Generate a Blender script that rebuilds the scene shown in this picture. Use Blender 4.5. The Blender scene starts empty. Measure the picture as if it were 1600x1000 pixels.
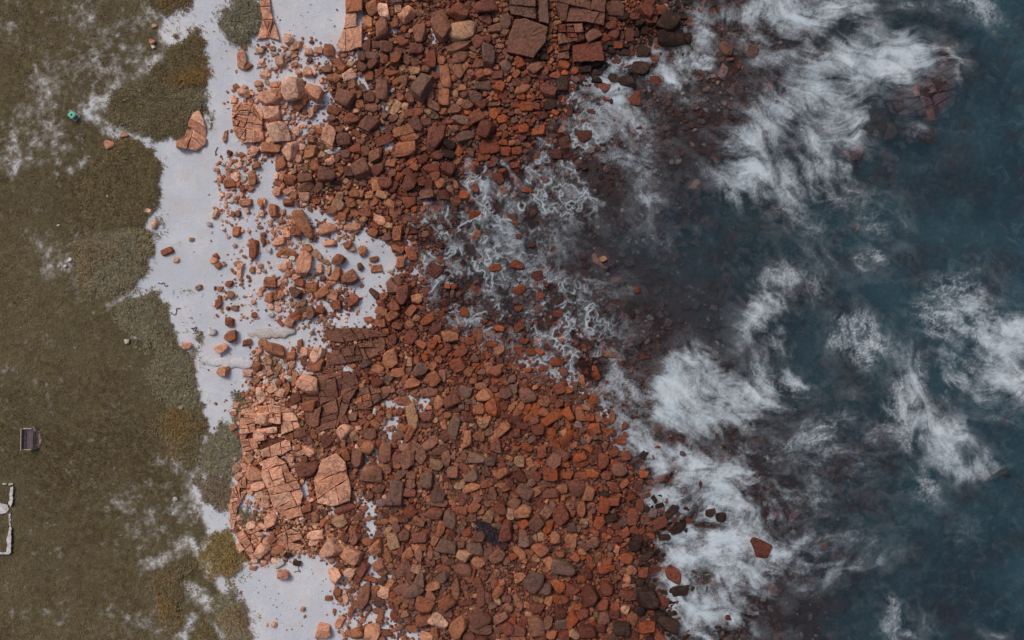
import bpy, bmesh, math, random
import numpy as np
from mathutils import Vector, Euler

R = math.radians
rng = np.random.default_rng(11)
random.seed(11)
scene = bpy.context.scene
COL = scene.collection

# ------------------------------------------------------------------ camera
CAM_H = 62.0            # drone height above the sea, metres
S = 0.05                # metres per map unit at sea level (the map is 1600 x 1000 units = 80 x 50 m)
cam = bpy.data.cameras.new('camera')
cam.sensor_width = 36.0
cam.lens = 36.0 * CAM_H / 80.0
cam.clip_end = 2000
cam_o = bpy.data.objects.new('camera', cam)
cam_o.location = (0, 0, CAM_H)
cam_o.rotation_euler = (0, 0, 0)
COL.objects.link(cam_o)
scene.camera = cam_o

# ------------------------------------------------------------------ light: bright overcast
SUN_EL, SUN_AZ = R(50), R(128)      # azimuth measured counter-clockwise from +X
world = bpy.data.worlds.new('World')
scene.world = world
world.use_nodes = True
nt = world.node_tree
sky = nt.nodes.new('ShaderNodeTexSky')
sky.sky_type = 'NISHITA'
sky.sun_disc = False
sky.sun_elevation = SUN_EL
sky.sun_rotation = R(90) - SUN_AZ
sky.dust_density = 6.0
sky.air_density = 1.0
sky.ozone_density = 1.0
nt.nodes['Background'].inputs['Strength'].default_value = 0.09
nt.links.new(sky.outputs[0], nt.nodes['Background'].inputs['Color'])
sun = bpy.data.lights.new('sun', 'SUN')
sun.energy = 1.35
sun.angle = R(16)
sun.color = (1.0, 0.965, 0.92)
sun_o = bpy.data.objects.new('sun', sun)
d = Vector((math.cos(SUN_EL) * math.cos(SUN_AZ), math.cos(SUN_EL) * math.sin(SUN_AZ), math.sin(SUN_EL)))
sun_o.rotation_euler = d.to_track_quat('Z', 'Y').to_euler()
sun_o.location = (-30, 30, 60)
COL.objects.link(sun_o)
scene.view_settings.view_transform = 'Standard'
scene.view_settings.look = 'None'
scene.view_settings.exposure = 0.0
scene.view_settings.gamma = 1.0
scene.cycles.max_bounces = 6
scene.cycles.transparent_max_bounces = 12

# ------------------------------------------------------------------ helpers
def W(x, y, z):
    """map units -> world; the map is as seen from the drone, so higher ground is drawn in a little"""
    f = (CAM_H - z) / CAM_H
    return ((x - 800) * S * f, (500 - y) * S * f, z)

def srgb(c):
    c = np.asarray(c, float) / 255.0
    return np.where(c <= 0.04045, c / 12.92, ((c + 0.055) / 1.055) ** 2.4)

def lin(r, g, b):
    v = srgb((r, g, b))
    return (float(v[0]), float(v[1]), float(v[2]), 1.0)

def smooth(a, b, x):
    t = np.clip((x - a) / (b - a), 0, 1)
    return t * t * (3 - 2 * t)

def vnoise(h, w, cell, seed):
    g = np.random.default_rng(seed)
    nh, nw = int(h / cell) + 4, int(w / cell) + 4
    t = g.random((nh, nw))
    yy = np.arange(h) / cell
    xx = np.arange(w) / cell
    yi, xi = yy.astype(int), xx.astype(int)
    fy, fx = yy - yi, xx - xi
    fy = (fy * fy * (3 - 2 * fy))[:, None]
    fx = (fx * fx * (3 - 2 * fx))[None, :]
    a = t[yi][:, xi]; b = t[yi][:, xi + 1]; c = t[yi + 1][:, xi]; e = t[yi + 1][:, xi + 1]
    return (a * (1 - fx) + b * fx) * (1 - fy) + (c * (1 - fx) + e * fx) * fy

def fbm(h, w, cell, octv, seed, gain=0.55):
    o = np.zeros((h, w)); amp = 1.0; tot = 0.0
    for k in range(octv):
        o += amp * vnoise(h, w, max(cell / 2 ** k, 1.0), seed + 17 * k)
        tot += amp; amp *= gain
        if cell / 2 ** k <= 1.0:
            break
    o /= tot
    return np.clip((o - o.mean()) / (o.std() + 1e-9) * 0.18 + 0.5, 0, 1)

def blur(a, r):
    r = int(max(1, round(r)))
    for _ in range(2):
        for ax in (0, 1):
            p = np.pad(a, [(r + 1, r) if k == ax else (0, 0) for k in (0, 1)], mode='edge')
            c = np.cumsum(p, axis=ax)
            n = a.shape[ax]
            if ax == 0:
                a = (c[2 * r + 1:2 * r + 1 + n] - c[:n]) / (2 * r + 1)
            else:
                a = (c[:, 2 * r + 1:2 * r + 1 + n] - c[:, :n]) / (2 * r + 1)
    return a

class Raster:
    def __init__(s, x0, y0, x1, y1, step):
        s.x0, s.y0, s.step = x0, y0, step
        s.w = int((x1 - x0) / step) + 1
        s.h = int((y1 - y0) / step) + 1
        s.X, s.Y = np.meshgrid(x0 + step * np.arange(s.w), y0 + step * np.arange(s.h))
    def get(s, a, x, y):
        fx = np.clip((np.asarray(x, float) - s.x0) / s.step, 0, s.w - 1.001)
        fy = np.clip((np.asarray(y, float) - s.y0) / s.step, 0, s.h - 1.001)
        i, j = fx.astype(int), fy.astype(int)
        u, v = fx - i, fy - j
        return (a[j, i] * (1 - u) + a[j, i + 1] * u) * (1 - v) + (a[j + 1, i] * (1 - u) + a[j + 1, i + 1] * u) * v
    def poly(s, pts):
        m = np.zeros((s.h, s.w), bool)
        p = np.asarray(pts, float)
        i0 = max(0, int((p[:, 0].min() - s.x0) / s.step)); i1 = min(s.w, int((p[:, 0].max() - s.x0) / s.step) + 2)
        j0 = max(0, int((p[:, 1].min() - s.y0) / s.step)); j1 = min(s.h, int((p[:, 1].max() - s.y0) / s.step) + 2)
        if i1 <= i0 or j1 <= j0:
            return m
        X, Y = s.X[j0:j1, i0:i1], s.Y[j0:j1, i0:i1]
        ins = np.zeros(X.shape, bool)
        n = len(p)
        for k in range(n):
            x1, y1 = p[k]; x2, y2 = p[(k + 1) % n]
            if y1 == y2:
                continue
            c = ((y1 > Y) != (y2 > Y)) & (X < (x2 - x1) * (Y - y1) / (y2 - y1) + x1)
            ins ^= c
        m[j0:j1, i0:i1] = ins
        return m
    def line_dist(s, pts):
        dmin = np.full((s.h, s.w), 1e9)
        for (x1, y1), (x2, y2) in zip(pts[:-1], pts[1:]):
            dx, dy = x2 - x1, y2 - y1
            t = np.clip(((s.X - x1) * dx + (s.Y - y1) * dy) / (dx * dx + dy * dy + 1e-9), 0, 1)
            dmin = np.minimum(dmin, np.hypot(s.X - x1 - t * dx, s.Y - y1 - t * dy))
        return dmin

def new_obj(name, mesh, parent=None, loc=None):
    o = bpy.data.objects.new(name, mesh)
    COL.objects.link(o)
    if parent:
        o.parent = parent
    if loc is not None:
        o.location = loc
    return o

def tag(o, label=None, cat=None, group=None, kind=None):
    if label: o['label'] = label
    if cat: o['category'] = cat
    if group: o['group'] = group
    if kind: o['kind'] = kind
    return o

def np_mesh(name, verts, faces, mat, smooth_shade=False, attrs=None):
    """verts (n,3), faces (m,3|4) -> mesh, fast"""
    me = bpy.data.meshes.new(name)
    verts = np.ascontiguousarray(verts, np.float32); faces = np.ascontiguousarray(faces, np.int32)
    m, k = faces.shape
    me.vertices.add(len(verts)); me.vertices.foreach_set('co', verts.ravel())
    me.loops.add(m * k); me.loops.foreach_set('vertex_index', faces.ravel())
    me.polygons.add(m); me.polygons.foreach_set('loop_start', np.arange(0, m * k, k, dtype=np.int32))
    me.update(calc_edges=True)
    me.polygons.foreach_set('use_smooth', np.full(m, smooth_shade, bool))
    for an, av in (attrs or {}).items():
        av = np.ascontiguousarray(av, np.float32)
        if av.ndim == 1:
            a = me.attributes.new(an, 'FLOAT', 'POINT'); a.data.foreach_set('value', av)
        else:
            a = me.attributes.new(an, 'FLOAT_COLOR', 'POINT')
            if av.shape[1] == 3:
                av = np.concatenate([av, np.ones((len(av), 1), np.float32)], 1)
            a.data.foreach_set('color', np.ascontiguousarray(av).ravel())
    if mat: me.materials.append(mat)
    me.update()
    return me

# ---- node helpers
class NB:
    def __init__(s, name):
        s.m = bpy.data.materials.new(name); s.m.use_nodes = True
        s.t = s.m.node_tree; s.t.nodes.clear()
        s.out = s.t.nodes.new('ShaderNodeOutputMaterial')
    def n(s, typ, **kw):
        nd = s.t.nodes.new(typ)
        for k, v in kw.items():
            if k.startswith('i_'):
                key = k[2:]
                key = int(key) if key.isdigit() else key.replace('_', ' ')
                s.put(nd.inputs[key], v)
            else:
                setattr(nd, k, v)
        return nd
    def put(s, sock, v):
        if isinstance(v, bpy.types.NodeSocket): s.t.links.new(v, sock)
        else: sock.default_value = v
    def math(s, op, a, b=0.0, clamp=False):
        nd = s.n('ShaderNodeMath', operation=op, use_clamp=clamp); s.put(nd.inputs[0], a); s.put(nd.inputs[1], b)
        return nd.outputs[0]
    def mix(s, f, a, b, blend='MIX'):
        nd = s.n('ShaderNodeMix', data_type='RGBA', blend_type=blend)
        s.put(nd.inputs[0], f); s.put(nd.inputs[6], a); s.put(nd.inputs[7], b)
        return nd.outputs[2]
    def ramp(s, v, lo, hi, a=0.0, b=1.0):
        nd = s.n('ShaderNodeMapRange', interpolation_type='SMOOTHSTEP')
        for i, x in enumerate((v, lo, hi, a, b)): s.put(nd.inputs[i], x)
        return nd.outputs[0]
    def pos(s):
        return s.n('ShaderNodeNewGeometry').outputs['Position']
    def noise(s, scale, detail=4, rough=0.55, vec=None, dist=0.0):
        nd = s.n('ShaderNodeTexNoise'); nd.inputs['Scale'].default_value = scale
        nd.inputs['Detail'].default_value = detail; nd.inputs['Roughness'].default_value = rough
        nd.inputs['Distortion'].default_value = dist
        s.t.links.new(vec if vec is not None else s.pos(), nd.inputs['Vector'])
        return nd.outputs[0]
    def attr(s, name, out='Fac'):
        nd = s.n('ShaderNodeAttribute', attribute_name=name)
        return nd.outputs[out]
    def bump(s, h, strength, dist):
        nd = s.n('ShaderNodeBump'); nd.inputs['Strength'].default_value = strength
        nd.inputs['Distance'].default_value = dist; s.put(nd.inputs['Height'], h)
        return nd.outputs[0]
    def principled(s, col, rough=0.85, normal=None, spec=0.3):
        p = s.n('ShaderNodeBsdfPrincipled')
        s.put(p.inputs['Base Color'], col); s.put(p.inputs['Roughness'], rough)
        s.put(p.inputs['Specular IOR Level'], spec)
        if normal is not None: s.put(p.inputs['Normal'], normal)
        return p.outputs[0]
    def done(s, sh):
        s.t.links.new(sh, s.out.inputs['Surface']); return s.m

# ------------------------------------------------------------------ map rasters
G = Raster(-160, -160, 1760, 1160, 2)
SHORE = [(1150, -600), (1062, -160), (1050, 0), (1066, 55), (1010, 72), (950, 84), (930, 118), (885, 132), (862, 190), (800, 215),
         (742, 232), (690, 285), (655, 330), (640, 372), (650, 430), (668, 490), (720, 535), (800, 560), (880, 592),
         (940, 650), (972, 720), (1000, 780), (1050, 805), (1018, 850), (1012, 905), (1048, 940), (1042, 1000), (1080, 1160), (1150, 1700)]
_d = G.line_dist(SHORE)
_sea = G.poly(SHORE + [(9000, 1700), (9000, -600)])
SD = np.where(_sea, _d, -_d)                       # + seaward, map units
N_big = fbm(G.h, G.w, 60, 5, 1)
N_mid = fbm(G.h, G.w, 18, 4, 2)
N_fin = fbm(G.h, G.w, 6, 3, 3)
SDn = SD + 60 * (N_big - 0.5) + 30 * (N_mid - 0.5)
land = np.clip(-SDn, 0, None); seaw = np.clip(SDn, 0, None)
Z = 0.0 + 1.8 * (1 - np.exp(-(land / 235.0) ** 1.45)) - 0.0013 * np.minimum(seaw, 110) - 0.0045 * np.clip(seaw - 110, 0, 140) - 0.0075 * np.clip(seaw - 250, 0, None)
Z += 0.10 * (N_big - 0.5) + 0.10 * (N_mid - 0.5) * smooth(20, 80, seaw)
SHOAL = [(1290, 740, 90, 60, -.75), (1340, 280, 70, 40, -.9), (1250, 450, 50, 50, -.65), (1330, 560, 60, 40, -1.3), (1400, 700, 50, 50, -1.2), (1560, 742, 50, 14, -.5), (1430, 215, 50, 25, -.5), (1500, 300, 60, 60, -1.8),
         (1300, 620, 60, 40, -1.1), (1420, 30, 70, 25, -.9), (1200, 150, 60, 40, -.5), (1280, 830, 60, 40, -1.3), (1230, 940, 50, 50, -.8), (1445, 155, 64, 40, -.10), (1478, 95, 28, 54, -.10), (1335, 235, 24, 24, -.2), (1395, 205, 60, 30, -.5)]
for (sx_, sy_, sa_, sb_, st_) in SHOAL:
    g_ = np.exp(-(((G.X - sx_) / sa_) ** 2 + ((G.Y - sy_) / sb_) ** 2) ** 1.5)
    g_ = np.clip(g_ * (0.75 + 0.9 * (N_mid - 0.5)) * 1.25, 0, 1)
    Z = Z + (np.maximum(Z, st_) - Z) * g_
Zt = blur(Z, 2)
def zg(x, y):
    return G.get(Zt, x, y)

# --- vegetation outline: everything on its inner side may carry grass
VEG = [(-4000, -4000), (262, -160), (300, 0), (262, 22), (240, 60), (276, 76), (300, 50), (317, 66), (314, 96), (323, 132), (325, 156), (318, 182),
       (292, 208), (270, 216), (238, 212), (205, 214), (236, 236), (251, 266), (248, 296), (240, 330), (224, 346),
       (206, 352), (224, 354), (240, 376), (243, 396), (226, 402), (234, 416), (222, 422), (214, 446), (196, 456),
       (172, 476), (190, 470), (215, 463), (246, 466), (262, 490), (268, 516), (258, 530), (276, 541), (300, 550),
       (308, 566), (307, 600), (313, 622), (311, 636), (322, 650), (318, 676), (316, 688), (309, 712), (300, 760), (318, 800),
       (325, 845), (310, 862), (322, 890), (345, 920), (352, 960), (372, 1000), (380, 1160), (400, 4000), (-4000, 4000)]
veg = G.poly(VEG).astype(float)
mott = 0.55 * fbm(G.h, G.w, 9, 4, 21, 0.8) + 0.45 * fbm(G.h, G.w, 4, 3, 22, 0.9)
mott = (mott - mott.mean()) / mott.std() * 0.17 + 0.5
veg = smooth(0.30, 0.70, blur(veg, 4) + 0.45 * (N_fin - 0.5) + 0.55 * (mott - 0.5))
# --- bare, sandy wear in the turf: polylines with width and strength
BARE = [([(345, 18), (300, 45), (262, 82), (222, 112), (180, 142), (132, 172)], 20, 0.85), ([(132, 172), (165, 202), (235, 224)], 15, 0.95),
        ([(150, 100), (165, 55), (130, 20)], 34, 0.52), ([(110, 110), (60, 190), (20, 250)], 42, 0.50), ([(180, 105), (110, 110), (70, 120)], 30, 0.50),
        ([(95, 215), (60, 240), (30, 200)], 34, 0.52), ([(200, 60), (215, 20)], 34, .5), ([(240, 20), (280, 25), (330, 10)], 22, 0.85), ([(110, 262), (140, 250)], 10, 0.7),
        ([(65, 385), (80, 420), (112, 405)], 22, 0.42), ([(125, 370), (118, 455)], 12, 0.42), ([(172, 476), (200, 462), (230, 448)], 8, 0.9),
        ([(15, 10), (5, 60)], 24, 0.35), ([(272, 690), (282, 725), (300, 752), (310, 790), (345, 825)], 17, 0.85), ([(315, 690), (304, 745)], 5, 1.1),
        ([(250, 720), (268, 700)], 14, 0.5), ([(262, 790), (290, 800)], 26, 0.6), ([(235, 880), (275, 865), (290, 850)], 16, 0.85),
        ([(300, 845), (312, 872), (335, 905), (370, 920)], 9, 1.1), ([(275, 915), (310, 930), (335, 950)], 16, 0.85),
        ([(300, 965), (286, 1000)], 14, 0.95), ([(325, 970), (350, 995)], 8, 0.9), ([(240, 925), (262, 975)], 16, 0.5), ([(190, 960), (235, 985)], 24, 0.42),
        ([(105, 925), (85, 960)], 26, 0.26), ([(20, 950), (60, 900)], 34, .16), ([(200, 790), (240, 820)], 40, 0.42), ([(60, 615), (75, 640)], 24, 0.16), ([(25, 600), (60, 610)], 30, 0.14),
        ([(205, 560), (215, 570)], 20, 0.25), ([(60, 722), (75, 712)], 14, 0.25)]
bare = np.zeros((G.h, G.w))
for pts, wd, st in BARE:
    dd = G.line_dist(pts)
    bare = np.maximum(bare, st * np.exp(-(dd / wd) ** 2))
bare += 0.10 * (N_big - 0.35) - 0.03
bareness = smooth(0.26, 1.12, bare * 1.04 + 1.25 * (mott - 0.5))
grass = veg * (1 - bareness)
# --- where stones lie thick: the ground between them is red gravel
DENSE = [([(548, -160), (1062, -160), (1050, 0), (1066, 60), (960, 95), (930, 125), (885, 140), (862, 195), (742, 235), (690, 290), (648, 335), (600, 372),
           (560, 348), (510, 330), (470, 318), (430, 285), (448, 246), (510, 215), (520, 165), (508, 112), (532, 86), (566, 80), (566, 0)], 1.0),
         ([(372, 636), (400, 590), (440, 585), (500, 580), (470, 560), (505, 512), (590, 505), (640, 478), (665, 490), (720, 535), (800, 560), (880, 592),
           (940, 650), (972, 720), (1000, 780), (1055, 805), (1020, 850), (1015, 905), (1052, 940), (1042, 1000), (1080, 1160), (640, 1160), (660, 1000), (600, 945), (545, 915), (530, 880),
           (480, 862), (400, 880), (376, 880), (362, 800), (380, 700)], 1.0),
         ([(602, 372), (648, 335), (655, 430), (672, 490), (610, 505), (590, 490), (612, 440), (640, 410)], 0.8),
         ([(430, 330), (520, 350), (560, 360), (545, 372), (480, 372), (470, 420), (540, 430), (560, 460), (540, 500), (470, 508), (430, 495), (425, 440), (450, 420), (425, 380)], 0.32),
         ([(340, 245), (400, 245), (395, 300), (345, 330)], 0.30), ([(355, 150), (470, 120), (520, 170), (490, 250), (390, 250)], 0.30),
         ([(340, 330), (430, 330), (420, 500), (330, 500)], 0.05), ([(400, 66), (500, 66), (512, 110), (410, 112)], 0.16), ([(395, 548), (470, 545), (470, 600), (385, 600)], 0.4),
         ([(530, 885), (600, 945), (660, 1010), (540, 1010), (520, 930)], 0.25)]
dens = np.zeros((G.h, G.w))
for p, v in DENSE:
    dens = np.maximum(dens, v * G.poly(p))
dens = blur(dens, 3)
# --- pockets of clean white sand inside the stone field
POCKET = [[(552, 112), (574, 116), (582, 134), (572, 146), (556, 138)], [(536, 88), (566, 78), (568, 86), (548, 102), (536, 98)], [(672, 42), (682, 48), (684, 68), (676, 70), (668, 56)],
          [(608, 42), (624, 44), (616, 56), (606, 52)], [(596, 222), (616, 218), (612, 240), (598, 236)], [(580, 160), (610, 158), (606, 176), (590, 172)], [(580, 196), (600, 192), (602, 204), (584, 206)],
          [(676, 104), (688, 100), (688, 118), (678, 118)], [(510, 236), (532, 230), (530, 242), (512, 246)], [(500, 140), (520, 150), (524, 172), (505, 190), (478, 200), (476, 150)],
          [(462, 514), (500, 508), (520, 548), (505, 558), (488, 550), (484, 530), (464, 526)], [(520, 500), (580, 500), (582, 512), (524, 514)], [(462, 562), (482, 560), (492, 582), (464, 588)],
          [(524, 572), (550, 568), (558, 582), (536, 586)], [(590, 592), (610, 586), (606, 600), (588, 600)], [(598, 626), (640, 616), (654, 620), (676, 622), (660, 646), (636, 638), (604, 640)],
          [(592, 654), (622, 650), (626, 666), (612, 690), (592, 692), (598, 670)], [(566, 710), (576, 712), (574, 736), (564, 724)], [(464, 756), (478, 750), (484, 770), (480, 782), (468, 776)], [(378, 772), (410, 768), (412, 800), (384, 808), (366, 802)],
          [(404, 832), (428, 832), (424, 850), (404, 852)], [(562, 782), (586, 786), (588, 812), (568, 800)], [(570, 884), (600, 880), (610, 905), (580, 905)], [(455, 640), (462, 645), (460, 662), (450, 668)],
          [(655, 325), (675, 300), (690, 300), (680, 330), (650, 350)], [(640, 425), (660, 415), (668, 445), (640, 440)], [(632, 372), (662, 366), (668, 384), (650, 392), (634, 384)], [(430, 640), (460, 640), (420, 665), (415, 655)],
          [(515, 790), (530, 794), (528, 818), (516, 808)], [(566, 778), (590, 788), (590, 830), (578, 850), (568, 820)], [(572, 850), (592, 862), (590, 890), (576, 884)], [(596, 886), (622, 892), (612, 912), (598, 906)], [(556, 905), (600, 915), (596, 935), (566, 925)], [(640, 985), (662, 980), (668, 996), (644, 1000)]]
pock = np.zeros((G.h, G.w))
for p in POCKET:
    pock = np.maximum(pock, G.poly(p))
pockb = smooth(0.35, 0.65, blur(pock, 1) + 0.5 * (N_fin - 0.5))
dens = dens * (1 - 0.86 * smooth(0.15, 0.85, blur(pock, 1)))
brk = blur(G.poly([(536, 868), (600, 860), (650, 900), (684, 990), (640, 1010), (560, 1000), (540, 940)]).astype(float), 6) + blur(G.poly([(560, 700), (600, 700), (610, 860), (560, 860)]).astype(float), 6)
dens = dens * (1 - 0.8 * np.clip(brk, 0, 1) * smooth(0.50, 0.62, N_mid))
gravel = smooth(0.42, 0.80, dens + 0.5 * (N_fin - 0.5)) * (1 - pockb)
gravel = np.maximum(gravel, smooth(-20, 14, SDn))
gravel *= (1 - veg)
wet = smooth(-95, 5, SDn + 30 * (N_mid - 0.5))

# ------------------------------------------------------------------ ground materials
def ground_material():
    b = NB('beach_ground')
    sep = b.n('ShaderNodeSeparateColor'); b.t.links.new(b.attr('mask', 'Color'), sep.inputs[0])
    gr, gv, wt = sep.outputs[0], sep.outputs[1], sep.outputs[2]
    n1 = b.noise(0.35, 5); n2 = b.noise(2.5, 5, 0.7); n3 = b.noise(14, 3, 0.7); n4 = b.noise(45, 2, 0.7)
    sand = b.mix(b.ramp(n1, 0.35, 0.7), lin(194, 200, 211), lin(212, 214, 219))
    sand = b.mix(b.ramp(n3, 0.40, 0.70, 0, 0.55), sand, lin(182, 181, 187))
    sand = b.mix(b.ramp(n4, 0.55, 0.72, 0, 0.6), sand, lin(150, 140, 140))
    sand = b.mix(b.ramp(b.noise(0.9, 5, 0.65), 0.48, 0.68, 0, 0.45), sand, lin(200, 190, 184))
    sand = b.mix(b.math('MULTIPLY', wt, 0.35), sand, lin(150, 140, 146))
    v = b.n('ShaderNodeTexVoronoi'); v.inputs['Scale'].default_value = 9.0; b.t.links.new(b.pos(), v.inputs['Vector'])
    vs = b.n('ShaderNodeSeparateColor'); b.t.links.new(v.outputs['Color'], vs.inputs[0])
    grav = b.mix(vs.outputs[0], lin(70, 42, 34), lin(112, 68, 52))  # dark red gravel, darkened further to paint shade into the gaps
    grav = b.mix(b.ramp(vs.outputs[1], 0.75, 0.95, 0, 0.7), grav, lin(140, 110, 98))
    gravw = b.mix(vs.outputs[0], lin(46, 30, 28), lin(82, 44, 34))
    grav = b.mix(wt, grav, gravw)
    turf = b.mix(b.ramp(n2, 0.35, 0.7), lin(78, 67, 46), lin(110, 99, 74))
    turf = b.mix(b.ramp(n1, 0.4, 0.65, 0, 0.6), turf, lin(98, 90, 66))
    col = b.mix(gv, sand, grav)
    soil = b.mix(b.ramp(n2, 0.3, 0.7), lin(142, 132, 112), lin(176, 169, 158))
    mid = b.math('MULTIPLY', b.math('MULTIPLY', gr, b.math('SUBTRACT', 1.0, gr)), 2.6, True)
    col = b.mix(gr, b.mix(mid, col, soil), turf)
    h = b.math('ADD', b.math('MULTIPLY', n3, 0.6), b.math('MULTIPLY', n2, 0.8))
    h = b.math('ADD', h, b.math('MULTIPLY', b.math('MULTIPLY', v.outputs['Distance'], -2.0), gv))
    nm = b.bump(h, 0.7, 0.09)
    return b.done(b.principled(col, 0.95, nm, 0.15))

def seabed_material():
    b = NB('sea_bed_rock')
    n1 = b.noise(0.4, 5); n2 = b.noise(1.6, 5, 0.65)
    c = b.mix(b.ramp(n1, 0.35, 0.65), lin(50, 38, 38), lin(80, 68, 66))
    c = b.mix(b.ramp(n2, 0.45, 0.7, 0, 0.7), c, lin(96, 72, 66))
    return b.done(b.principled(c, 0.9, b.bump(n2, 0.8, 0.3), 0.2))

M_ground, M_seabed = ground_material(), seabed_material()

# ------------------------------------------------------------------ ground: one sheet, split by what covers it
far = [-9000, -4000, -1800, -900, -500, -300, -160, -100]
xs = np.array(far + list(range(-40, 700, 2)) + list(range(700, 1012, 4)) + list(range(1020, 1700, 10)) + [1760, 2000, 2500, 3500, 6000, 10000], float)
ys = np.array(far + list(range(-40, 1042, 2)) + [1100, 1160, 1300, 1500, 1900, 2800, 5000, 10000], float)
XX, YY = np.meshgrid(xs, ys)
ZZ = zg(XX, YY)
MK = np.stack([G.get(grass, XX, YY), G.get(gravel, XX, YY), G.get(wet, XX, YY)], -1)
f = (CAM_H - ZZ) / CAM_H
V = np.stack([(XX - 800) * S * f, (500 - YY) * S * f, ZZ + 0.03 * (G.get(N_fin, XX, YY) - 0.5) * MK[..., 0]], -1).reshape(-1, 3)
nx, ny = len(xs), len(ys)
idx = np.arange(nx * ny).reshape(ny, nx)
F = np.stack([idx[1:, :-1], idx[1:, 1:], idx[:-1, 1:], idx[:-1, :-1]], -1).reshape(-1, 4)
cx = ((XX[1:, 1:] + XX[:-1, :-1]) / 2).ravel(); cy = ((YY[1:, 1:] + YY[:-1, :-1]) / 2).ravel()
vegc = G.get(blur(veg, 4), cx, cy); sdc = G.get(SD, cx, cy)
cls = np.where(vegc > 0.5, 0, np.where(sdc > 60, 2, 1))
for k, nm, mt in ((0, 'grassy_ground', M_ground), (1, 'sand_beach', M_ground), (2, 'sea_bed', M_seabed)):
    fs = F[cls == k]
    u, inv = np.unique(fs, return_inverse=True)
    me = np_mesh(nm, V[u], inv.reshape(-1, 4), mt, True, {'mask': MK.reshape(-1, 3)[u]})
    tag(new_obj(nm, me), kind='structure')

# ------------------------------------------------------------------ water
def water_material():
    b = NB('sea_water')
    dp = b.attr('depth')
    n1 = b.noise(0.12, 4); n2 = b.noise(1.2, 4, 0.6); n3 = b.noise(5.0, 3, 0.6)
    op = b.math('SUBTRACT', 1.0, b.math('POWER', 2.718, b.math('MULTIPLY', dp, -0.50)))
    op = b.math('ADD', b.math('MULTIPLY', op, 0.80), b.ramp(dp, 0.02, 0.5, 0.05, 0.17))
    deep = b.mix(b.ramp(n1, 0.35, 0.65), lin(40, 62, 74), lin(53, 82, 93))
    deep = b.mix(b.ramp(n2, 0.5, 0.75, 0, 0.30), deep, lin(72, 100, 108))
    deep = b.mix(b.ramp(b.noise(0.33, 5, 0.62), 0.46, 0.66, 0, 0.65), deep, lin(54, 54, 60))
    shal = lin(60, 51, 55)
    c = b.mix(b.ramp(dp, 0.22, 0.95), shal, deep)
    c = b.mix(b.ramp(b.noise(0.75, 6, 0.7, None, 1.2), 0.47, 0.72, 0, 0.50), c, lin(84, 108, 116))
    c = b.mix(b.ramp(b.noise(1.9, 5, 0.7, None, 0.8), 0.50, 0.68, 0, 0.45), c, lin(34, 46, 56))
    h = b.math('ADD', n2, b.math('MULTIPLY', n3, 0.3))
    nm = b.bump(h, 0.35, 0.15)
    p = b.principled(c, 0.22, nm, 0.35)
    tr = b.n('ShaderNodeBsdfTransparent'); tr.inputs[0].default_value = (0.80, 0.82, 0.84, 1)
    mx = b.n('ShaderNodeMixShader'); b.put(mx.inputs[0], op); b.t.links.new(tr.outputs[0], mx.inputs[1]); b.t.links.new(p, mx.inputs[2])
    return b.done(mx.outputs[0])
wx = np.array(list(range(560, 1700, 5)) + [1760, 2000, 2500, 3500, 6000, 10000], float)
wy = np.array([-9000, -4000, -1800, -900, -500, -300, -160] + list(range(-40, 1045, 5)) + [1100, 1160, 1300, 1500, 1900, 2800, 5000, 10000], float)
XX, YY = np.meshgrid(wx, wy)
V = np.stack([(XX - 800) * S, (500 - YY) * S, np.zeros_like(XX)], -1).reshape(-1, 3)
idx = np.arange(XX.size).reshape(XX.shape)
F = np.stack([idx[1:, :-1], idx[1:, 1:], idx[:-1, 1:], idx[:-1, :-1]], -1).reshape(-1, 4)
me = np_mesh('sea_water', V, F, water_material(), True, {'depth': np.clip(-zg(XX, YY), 0, 20).ravel()})
tag(new_obj('sea_water', me), kind='structure')

# ------------------------------------------------------------------ foam: long drawn wisps lying on the water
FR = Raster(600, -40, 1640, 1040, 1.5)
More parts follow.
